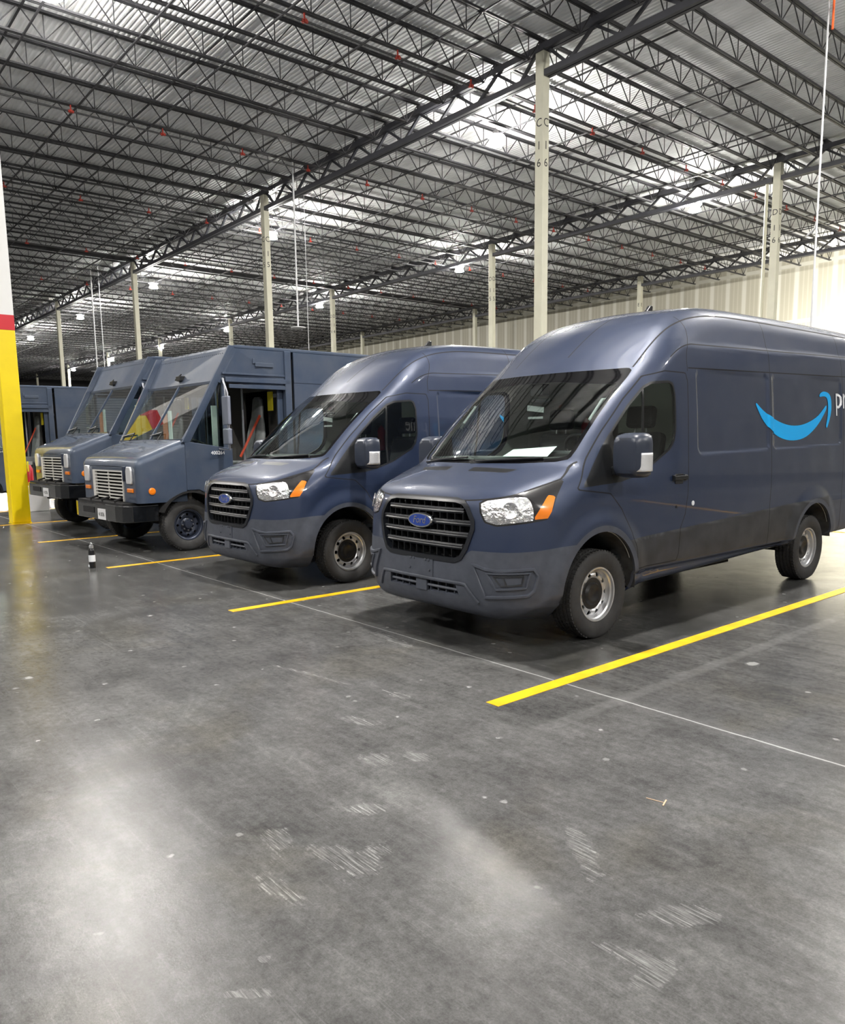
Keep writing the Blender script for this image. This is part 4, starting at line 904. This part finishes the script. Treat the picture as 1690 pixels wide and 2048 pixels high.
def wall_mat():
    m, nt, b = new_mat('taped_drywall'); L = nt.links.new; geo = N(nt, 'ShaderNodeNewGeometry'); sep = N(nt, 'ShaderNodeSeparateXYZ'); L(geo.outputs['Position'], sep.inputs[0])
    def ma(op, a, b_=None):
        n = N(nt, 'ShaderNodeMath', operation=op)
        for i, v in enumerate((a, b_)):
            if v is None: continue
            if isinstance(v, (int, float)): n.inputs[i].default_value = v
            else: L(v, n.inputs[i])
        return n.outputs[0]
    def tri(v, p, w):
        f = ma('FRACT', ma('DIVIDE', v, p)); d = ma('MULTIPLY', ma('ABSOLUTE', ma('SUBTRACT', f, .5)), p)
        r = N(nt, 'ShaderNodeMapRange'); r.inputs['From Min'].default_value = w; r.inputs['From Max'].default_value = w+.05; r.inputs['To Min'].default_value = 1; r.inputs['To Max'].default_value = 0; L(d, r.inputs['Value']); return r.outputs[0]
    xy = ma('ADD', sep.outputs[0], sep.outputs[1])
    t1 = tri(xy, 1.22, .12); t2 = tri(sep.outputs[2], 3.66, .10); st = ma('MULTIPLY', tri(xy, .305, .015), .35)
    t = ma('MAXIMUM', ma('MAXIMUM', t1, t2), st)
    nz = N(nt, 'ShaderNodeTexNoise'); nz.inputs['Scale'].default_value = .5; L(geo.outputs['Position'], nz.inputs['Vector'])
    mx = N(nt, 'ShaderNodeMix', data_type='RGBA'); mx.inputs[6].default_value = (.44, .42, .34, 1); mx.inputs[7].default_value = (.62, .61, .54, 1); L(t, mx.inputs[0]); L(mx.outputs[2], b.inputs['Base Color'])
    b.inputs['Roughness'].default_value = .8; return m
M['floor'] = floor_mat(); M['wall'] = wall_mat(); M['deck'] = mat('roof_deck', (.88, .89, .90), .75, .0, spec=.15, noise=.08, nscale=.8)
M['stripe'] = mat('yellow_floor_paint', (.84, .46, .01), .38, noise=.22, nscale=5); M['wallplain'] = mat('plain_wall', (.25, .25, .24), .8)
def S(o): o['kind'] = 'structure'; return o
S(MB().add([(XF, YF, 0), (XR, YF, 0), (XR, YW, 0), (XF, YW, 0)], [(0, 1, 2, 3)]).build('floor', M['floor']))
# corrugated steel deck, ribs along X
ys = []; zs = []
y = YF
while y < YW:
    for dy, dz in ((0, 0), (.055, 0), (.085, .038), (.125, .038)): ys.append(y+dy); zs.append(DECK+dz)
    y += .155
n = len(ys); vs = [(XF, ys[i], zs[i]) for i in range(n)]+[(XR, ys[i], zs[i]) for i in range(n)]
S(MB().add(vs, [(i, i+1, n+i+1, n+i) for i in range(n-1)]).build('ceiling', M['deck']))
def wall(name, a, b, m): S(MB().b2(a, b).build(name, m))
wall('wall_back', (XF, YW, 0), (XR, YW+.2, DECK+.1), M['wall'])
wall('wall_front', (XF, YF-.2, 0), (XR, YF, DECK+.1), M['wallplain'])
wall('wall_right', (XR, YF, 0), (XR+.2, YW, DECK+.1), M['wallplain'])
wall('wall_left', (XF-.2, YF, 0), (XF, YW, DECK+.1), mat('far_wall', (.05, .05, .055), .8))

# ---- girders (one per bay, along X) and joists (along Y)
def ell(mb, p, q, w, h): mb.bar(p, q, w, h)
def girder_mesh():
    mb = MB(); L = SX-.02; PITCH = SX/9; zt = 13.16; zb = 12.42
    for s in (-.085, .085): mb.box((L/2, s, zt), (L, .13, .19))
    for s in (-.08, .08): mb.box((L/2, s, zb), (L-.36, .12, .18))
    for k in range(9):
        x0 = k*PITCH; xm = x0+PITCH/2; x1 = x0+PITCH
        mb.bar((max(x0, .25), 0, zt-.06), (xm, 0, zb+.03), .085, .085, up=(0, 1, 0)); mb.bar((xm, 0, zb+.03), (min(x1, L-.25), 0, zt-.06), .085, .085, up=(0, 1, 0))
    return mb
def joist_mesh(L, cut=True):
    mb = MB(); zt = JZ-.03; zb = JZ-.76; n = max(1, round(L/1.22)); p = L/n
    for s in (-.042, .042): mb.box((s, L/2, zt), (.06, L, .065)); mb.box((s, L/2, zb), (.06, L-1.5 if cut else L-.7, .05))
    mb.b2((-.05, .0, 13.255), (.05, .13, zt)); mb.b2((-.05, L-.13, 13.255), (.05, L, zt))
    for k in range(n):
        y0, y1 = k*p, (k+1)*p; ym = (y0+y1)/2
        mb.bar((0, y0+.1*(k == 0), zt), (0, ym, zb), .026, .026); mb.bar((0, ym, zb), (0, y1-.1*(k == n-1), zt), .026, .026)
        mb.bar((0, ym, zb), (0, ym, zt), .022, .022)
    return mb
def inst(src, loc, label=None, group=None):
    o = src.copy(); COL.objects.link(o); o.location = loc
    if label: o['label'] = label
    if group: o['group'] = group
    return o
ROWN = ['nearest', 'second', 'third', 'farthest']
PITCH = SX/9
KJ = range(-67, 7)
g0 = None; cnt = 0
for r, Y in enumerate((YC-SY, YC, YC+SY, YC+2*SY)):
    for i in range(-2, 8):
        if r == 0 and i < 0: pass
        X = XC-(i+1)*SX
        if g0 is None:
            g0 = girder_mesh().build('joist_girder', M['gsteel']); tag(g0, 'x', 'girder', 'x'); o = g0; o.location = (X, Y, 0)
        else: o = inst(g0, (X, Y, 0))
        rn = ['overhead line above the yellow column', 'line carried by the column marked C 16', 'line carried by the column marked D 16', 'line closest to the pale back wall'][r]
        o['label'] = 'dark steel roof truss girder in the '+rn; o['group'] = 'girders in the '+rn
j0 = joist_mesh(SY).build('bar_joist', M['steel']); j1 = joist_mesh(YW-(YC+2*SY), False).build('bar_joist', M['steel'])
first = {0: True, 1: True}
for r in range(4):
    for k in KJ:
        if k == -18 and r < 3: continue
        X = XC+k*PITCH; Y = YC-SY+r*SY; src = j1 if r == 3 else j0; key = 1 if r == 3 else 0
        if first[key]: o = src; o.location = (X, Y, 0); first[key] = False
        else: o = inst(src, (X, Y, 0))
        rn = ['over the parked vehicles before the first girder line', 'between the C 16 girder line and the next one', 'between the D 16 girder line and the one behind it', 'short, ending at the pale back wall'][r]
        o['label'] = 'black open-web roof joist '+rn; o['category'] = 'roof joist'; o['group'] = 'roof joists '+rn
# bridging angles tying the joists, along X
b0 = None
for r in range(4):
    offs = (2.6, 5.1, 7.58, 10.1, 12.6) if r < 3 else (1.5,)
    for j, oy in enumerate(offs):
        for z in ((JZ-.80, JZ-.07) if r < 3 and j in (0, 2, 4) else (JZ-.80,)):
            if b0 is None: b0 = MB().box((-71, 0, 0), (124, .045, .045)).build('bridging_angle', M['steel']); tag(b0, 'x', 'bracing', 'x'); o = b0; o.location = (0, YC-SY+r*SY+oy, z)
            else: o = inst(b0, (0, YC-SY+r*SY+oy, z))
            rn = ['over the parked vehicles', 'behind the C 16 girder line', 'behind the D 16 girder line', 'next to the back wall'][r]
            o['label'] = 'thin dark bracing angle crossing the roof joists '+rn; o['group'] = 'bracing angles '+rn
# cross beams on one column line
for r in range(3):
    o = MB().b2((XC-2*SX-.12, YC-SY+r*SY+.1, 13.12), (XC-2*SX+.12, YC+r*SY-.1, 13.36)).build('expansion_beam', M['steel'])
    tag(o, 'heavy black beam crossing between girder lines, '+['over the yellow column side', 'behind the third column of the C line', 'farther back behind the D line'][r], 'beam')
# sprinkler branch pipes with red fittings
P0 = [(XC+k*PITCH, r) for k in (4, -1, -6, -11, -16, -21) for r in (0, 1, 2)]
sp = None
for idx, (X, r) in enumerate(P0):
    if sp is None:
        sp = MB().tube([(0, .4, JZ-.98), (0, SY-.4, JZ-.98)], .032, 8).build('sprinkler_pipe', M['pipe']); tag(sp, 'x', 'pipe', 'x')
        fits = []
        for y in (1.8, 4.9, 8.0, 11.1, 14.0):
            if not fits:
                fo = MB().tube([(0, -.09, JZ-.98), (0, .09, JZ-.98)], .045, 8).tube([(0, 0, JZ-1.0), (0, 0, JZ-.785)], .025, 8).tube([(-.08, 0, JZ-.98), (.08, 0, JZ-.98)], .038, 8).build('pipe_fitting', M['redfit'], sp)
            else: fo = fits[0].copy(); COL.objects.link(fo); fo.parent = sp
            fo.location = (0, y, 0); fits.append(fo)
        o = sp; o.location = (X, YC-SY+r*SY, 0)
    else:
        o = inst(sp, (X, YC-SY+r*SY, 0))
        for fo in fits: f = fo.copy(); COL.objects.link(f); f.parent = o
    rn = ['over the parked vehicles', 'behind the C 16 girder line', 'behind the D 16 girder line'][r]
    o['label'] = 'thin sprinkler pipe with red fittings hung under the joists '+rn; o['group'] = 'sprinkler pipes '+rn
# ---- columns
def column(X, Y, label, s=.32, mark=None, bands=False):
    root = empty('column', (X, Y, 0), label=label, cat='column')
    if bands:
        for nm, z0, z1, mm in (('yellow_section', .02, 3.86, M['yellow']), ('red_band', 3.86, 4.15, M['red']), ('white_section', 4.15, HC, M['whitep'])):
            MB().b2((-s/2, -s/2, z0), (s/2, s/2, z1)).build(nm, mm, root, bevel=.015 if nm == 'yellow_section' else 0)
        MB().box((0, 0, .01), (s+.02, s+.02, .02)).build('base_plate', M['yellow'], root)
    else:
        MB().b2((-s/2, -s*.43, 0), (s/2, s*.43, HC+.02)).build('shaft', M['colm'], root, bevel=.012)
        MB().box((0, 0, .015), (s+.2, s+.2, .03)).build('base_plate', M['colm'], root)
    MB().box((0, 0, HC+.03), (s+.06, s+.06, .04)).build('cap_plate', M['gsteel'], root)
    if mark:
        for i, chh in enumerate(mark):
            z = 11.05-i*.50-(.15 if i else 0)
            for mt in (Matrix.Translation((0, -s*.43-.002, z)) @ Matrix.Rotation(PI/2, 4, 'X'), Matrix.Translation((s/2+.002, 0, z)) @ Matrix.Rotation(PI/2, 4, 'Z') @ Matrix.Rotation(PI/2, 4, 'X')):
                text_obj('marking', chh, .34, M['ink'], root, mt, .001)
    return root
ORD = ['nearest', 'second', 'third', 'fourth', 'fifth', 'sixth', 'seventh', 'eighth']
for r, (let, n) in enumerate((('C', 8), ('D', 8), ('E', 7))):
    for i in range(n):
        if r == 2 and i == 0: continue
        num = str(16-i)
        if i == 0: lab = 'cream steel column marked %s 16 in black' % let
        elif r == 2: lab = 'short-looking cream column near the pale back wall, number %d from the right' % i
        else: lab = 'cream steel column, %s in the %s line counted from the one marked %s 16' % (ORD[i], let, let)
        column(XC-i*SX, YC+r*SY, lab, mark=[let]+list(num) if i < 2 or (r == 1 and i < 4) else None)
column(-12.78, -.09, 'yellow column with red band and white top at the left edge', .34, None, True)
o = MB().tube([(XC-.45, YC+SY-.05, .1), (XC-.45, YC+SY-.05, 12.3)], .07, 10).build('downpipe', M['colm'], smooth=True); tag(o, 'slim cream pipe standing right beside the column marked D 16', 'pipe')
# ---- lamps
LX = [-15.95-16.2*i for i in range(-3, 7)]; LY = [-26., -12.3, 2.2, 17.1, 30.35]; LSKIP = lambda ix, iy: iy == 0 or ix < 1 or (ix == 1 and iy > 3) or (iy == 1 and ix > 5) or (ix > 3 and iy == 2); LZ = 12.02  # lamps behind the view and to the right are assumed, added for fill
LAMP = lamp_mat(LAMPSTR); LAMP2 = lamp_mat(LAMPSTR*UPF, 'lamp_refractor')
proto = None
for ix, X in enumerate(LX):
    for iy, Y in enumerate(LY):
        if LSKIP(ix, iy): continue
        if proto is None:
            proto = empty('high_bay_lamp', (X, Y, LZ), cat='lamp', label='x', group='x'); root = proto
            MB().lathe([(.27, .19), (.28, .31), (.30, .31), (.33, .12), (.46, .10), (.46, 0)], 28, 'z', (0, 0, 0)).build('housing', M['housing'], root, smooth=True)
            MB().lathe([(-.02, 0), (-.02, .22), (.0, .28)], 28, 'z').build('diffuser', LAMP, root); MB().lathe([(.0, .28), (.27, .18)], 28, 'z').build('refractor', LAMP2, root, smooth=True)
            MB().tube([(0, 0, .44), (0, 0, 1.48)], .012).build('hanger', M['rod'], root)
            kids = list(root.children)
        else:
            root = proto.copy(); COL.objects.link(root); root.location = (X, Y, LZ)
            for k in kids: c = k.copy(); COL.objects.link(c); c.parent = root
        vis = {(3, 2): 'brightest high bay lamp at the upper left corner', (3, 3): 'bright round high bay lamp left of the C 16 column top', (3, 4): 'bright high bay lamp left of the D 16 column',
               (4, 3): 'bright high bay lamp touching the second C line column', (4, 4): 'high bay lamp just left of the second D line column', (5, 3): 'high bay lamp right of the third C line column', (5, 4): 'high bay lamp left of the third D line column',
               (6, 3): 'high bay lamp between the third and fourth C line columns', (7, 3): 'small high bay lamp by the red band of the yellow column'}
        if (ix, iy) in vis: root['label'] = vis[(ix, iy)]; root['group'] = 'ceiling lamps'
        else:
            w = 'in the row nearest the back wall' if iy == 4 else ('in the row behind the vehicles' if iy == 3 else ('in the row above the vehicles' if iy == 2 else 'added unseen behind the viewpoint'))
            fr = 'far off to the left' if ix > 3 else 'assumed off to the right out of view'
            root['label'] = 'lit high bay lamp %s, %s' % (w, fr); root['group'] = 'lamps '+w+' '+fr
# ---- drop rods
def droprod(x, y, z0, z1, r, label, bar=0., name='drop_pole'):
    mb = MB().tube([(0, 0, z0), (0, 0, z1)], r, 8)
    root = empty(name, (x, y, 0), label=label, cat='hanging pole'); mb.build('pole', M['rod'], root, smooth=True)
    if bar:
        MB().lathe([(-.03, 0), (-.03, bar*.5), (0, bar*.5), (.03, .10), (.03, 0)], 20, 'z', (0, 0, z1)).build('end_plate', M['rod'], root)
    return root
droprod(-24.35, 13.75, DECK, 6.38, .035, 'white drop pole with flat end plate right of the second C line column', .62)
droprod(-50.5, 13.7, DECK, 6.5, .045, 'thin white drop pole with end plate between the far C line columns', .8)
droprod(-50.2, 14.1, DECK, 6.2, .02, 'hair-thin cable beside the far drop pole')
droprod(-27.0, 15.9, DECK, 5.0, .015, 'hair-thin wire hanging just right of the second C line column')
rr = droprod(-5.05, 18.3, DECK, 4.4, .028, 'white cable drop with orange tape hanging near the right edge')
MB().tube([(.12, 0, 13.0), (.12, 0, 12.0)], .03, 8).build('orange_tape', M['orange'], rr)
MB().tube([(-.25, 0, 6.95), (-.05, 0, 7.1), (0, 0, 7.3)], .025, 6).build('hook', M['rod'], rr)
# ---- bay lines
ln = None
for i in range(8):
    X = 1.456-3.5076*i
    if ln is None: ln = MB().b2((-.0, 0, 0), (.105, 8.6, .002)).build('bay_line', M['stripe']); o = ln
    else: o = inst(ln, (0, 0, 0))
    o.location = (X-.01, (-.70, -.69, -.70, -.67, -.7, -.7, -.7, -.7)[i], 0.0005); o['category'] = 'floor marking'
    o['label'] = ['yellow bay line beside the nearest van, longest and widest', 'yellow bay line between the two vans', 'yellow bay line left of the second van', 'yellow bay line in front of the left step van', 'yellow bay line by the foot of the yellow column', 'faint yellow bay line beyond the yellow column', 'faint yellow bay line far left beyond the column', 'farthest faint yellow bay line at the left'][i]
for j, (x, y) in enumerate(((2.2, 8.9), (-14.0, -.62))):
    pass
o = MB().b2((-1.9, 9.35, .0005), (9.0, 9.46, .0025)).build('bay_line', M['stripe']); tag(o, 'yellow cross line behind the rear wheel of the nearest van', 'floor marking')
# ---- bottle
bt = empty('water_bottle', (-5.646, -.84, 0), label='black water bottle with a white label standing on the concrete floor', cat='bottle')
bk2 = mat('bottle_black', (.008, .008, .010), .3, coat=.4)
MB().lathe([(0, 0), (0, .036), (.005, .040), (.22, .040), (.245, .036), (.262, .022), (.27, .021), (.27, 0)], 32, 'z').build('flask', bk2, bt, smooth=True)
MB().lathe([(.085, .0405), (.085, .0412), (.172, .0412), (.172, .0405)], 32, 'z').build('label_band', M['white'], bt, smooth=True)
MB().b2((-.030, -.0425, .018), (.008, -.036, .045)).build('sticker', M['white'], bt)
MB().lathe([(.262, .024), (.262, .027), (.295, .027), (.297, .022), (.297, 0)], 24, 'z').tube([(-.03, 0, .285), (-.034, 0, .315), (0, 0, .332), (.034, 0, .315), (.03, 0, .285)], .006, 6).build('cap', M['silver'], bt, smooth=True)
# ---- paint chips / debris on the floor
for j, (x, y, s, lab) in enumerate(((2.891, -1.043, .05, 'tan paper scrap on the floor at the lower right'),)):
    MB().bar((-.07, -.02, .003), (.01, 0, .003), .003, .002).bar((0, .028, .003), (.02, -.028, .003), .006, .003).build('scrap', M['tan'] if 'tan' in M else mat('tan_scrap', (.55, .38, .25), .8)).location = (x, y, 0)
sc = bpy.data.objects['scrap']; tag(sc, 'tan twig-like scrap lying on the floor at the lower right', 'debris')
# ------------------------------------------------------------------ vehicles
van = build_van('nearest dark blue-grey high-roof van with a light sheet on its dashboard')
truck = build_truck('right-hand dark blue step van with an open side door and white grille')
index_children()
pap = empty('paper_sheet', (.24, 1.03, 1.441), .35, label='pale sheet of paper lying on the dashboard of the nearest van', cat='paper')
MB().add([(-.20, -.13, .006), (.20, -.13, .004), (.20, .10, .085), (-.20, .10, .060)], [(0, 1, 2, 3)]).build('sheet', M['paper'], pap)
van2 = copy_tree(van); van2.location = (-3.404, -.027, 0); van2['label'] = 'second dark blue-grey high-roof van, between the nearest van and the step vans'
truck.location = TRA[:3]; truck.rotation_euler = (0, 0, math.radians(TRA[3]))
tb = copy_tree(truck); tb.location = TRB[:3]; tb.rotation_euler = (0, 0, math.radians(TRB[3])); tb['label'] = 'middle step van parked behind the yellow column side, partly hidden by the right one'
tb.location.z += .16
for ch in CH.get(truck.name, []):
    pass
for o in tb.children:
    if o.name.startswith('wheel') and not o.name.startswith('wheel_h'): o.location.z -= .16
tc_ = copy_tree(truck); tc_.location = TRC[:3]; tc_.rotation_euler = (0, 0, math.radians(TRC[3])); tc_['label'] = 'leftmost step van, cut by the yellow column, showing its open door side'
# extinguisher and curb things behind the yellow column
ex = empty('fire_extinguisher', (-15.7, .85, .62), label='red extinguisher with a yellow tag beside the yellow column', cat='fire extinguisher')
MB().lathe([(0, 0), (0, .075), (.40, .075), (.46, .04), (.50, .03), (.50, 0)], 20, 'z').build('cylinder', M['extred'], ex, smooth=True)
MB().box((.06, -.05, .46), (.10, .02, .24)).build('tag', M['yellowtag'], ex)
MB().box((0, 0, .54), (.04, .14, .08)).build('valve', M['silver'], ex)
st_ = MB().box((-15.65, .92, .31), (.45, .5, .62)).build('plastic_crate', M['plate'], None, bevel=.02); tag(st_, 'pale crate on the floor carrying the red extinguisher', 'crate')
# unseen work light, assumed, added for the hot patch on the right back wall
wl = empty('assumed_work_light', (-13.5, 44.5, 0), label='assumed portable work light, added out of sight behind the nearest van, aimed at the back wall', cat='lamp')
MB().tube([(0, 0, 0), (0, 0, 4.4)], .04).bar((-.5, 0, .02), (.5, 0, .02), .05).bar((0, -.5, .02), (0, .5, .02), .05).build('stand', M['galv'], wl)
MB().box((0, 0, 4.5), (.6, .2, .4)).build('lamp_head', M['black'], wl)  # pole and head are made up to carry the assumed light
ld = bpy.data.lights.new('assumed_flood', 'AREA'); ld.shape = 'RECTANGLE'; ld.size = .5; ld.size_y = .35; ld.energy = WLE; ld.color = (1, .95, .85)
lo = bpy.data.objects.new('assumed_flood', ld); link(lo, wl); lo.location = (0, .13, 4.5); lo.rotation_euler = (math.radians(105), 0, 0)
# ------------------------------------------------------------------ world, camera
w = bpy.data.worlds.new('world'); scn.world = w; w.use_nodes = True
w.node_tree.nodes['Background'].inputs[0].default_value = (.5, .55, .62, 1); w.node_tree.nodes['Background'].inputs[1].default_value = .05
cam = bpy.data.cameras.new('camera'); co = bpy.data.objects.new('camera', cam); link(co); scn.camera = co
C_, yaw, pitch, roll, f_, ppy = (4.6604, -3.8901, 1.5963), .8723, -.1419, -.0133, 1534.66, 74.43
cy_, sy_, cp_, sp_ = math.cos(yaw), math.sin(yaw), math.cos(pitch), math.sin(pitch)
F_ = Vector((-sy_*cp_, cy_*cp_, sp_)); R_ = Vector((cy_, sy_, 0)); U_ = R_.cross(F_)
R2 = R_*math.cos(roll)+U_*math.sin(roll); U2 = -R_*math.sin(roll)+U_*math.cos(roll)
co.matrix_world = Matrix(((R2.x, U2.x, -F_.x, C_[0]), (R2.y, U2.y, -F_.y, C_[1]), (R2.z, U2.z, -F_.z, C_[2]), (0, 0, 0, 1)))
cam.sensor_fit = 'VERTICAL'; cam.sensor_height = 24.; cam.lens = f_/2048*24.; cam.shift_y = ppy/2048.; cam.clip_end = 400; cam.clip_start = .05
vs_ = scn.view_settings; vs_.view_transform = 'Standard'; vs_.look = 'None'; vs_.exposure = EXPO; vs_.gamma = 1; vs_.use_curve_mapping = False
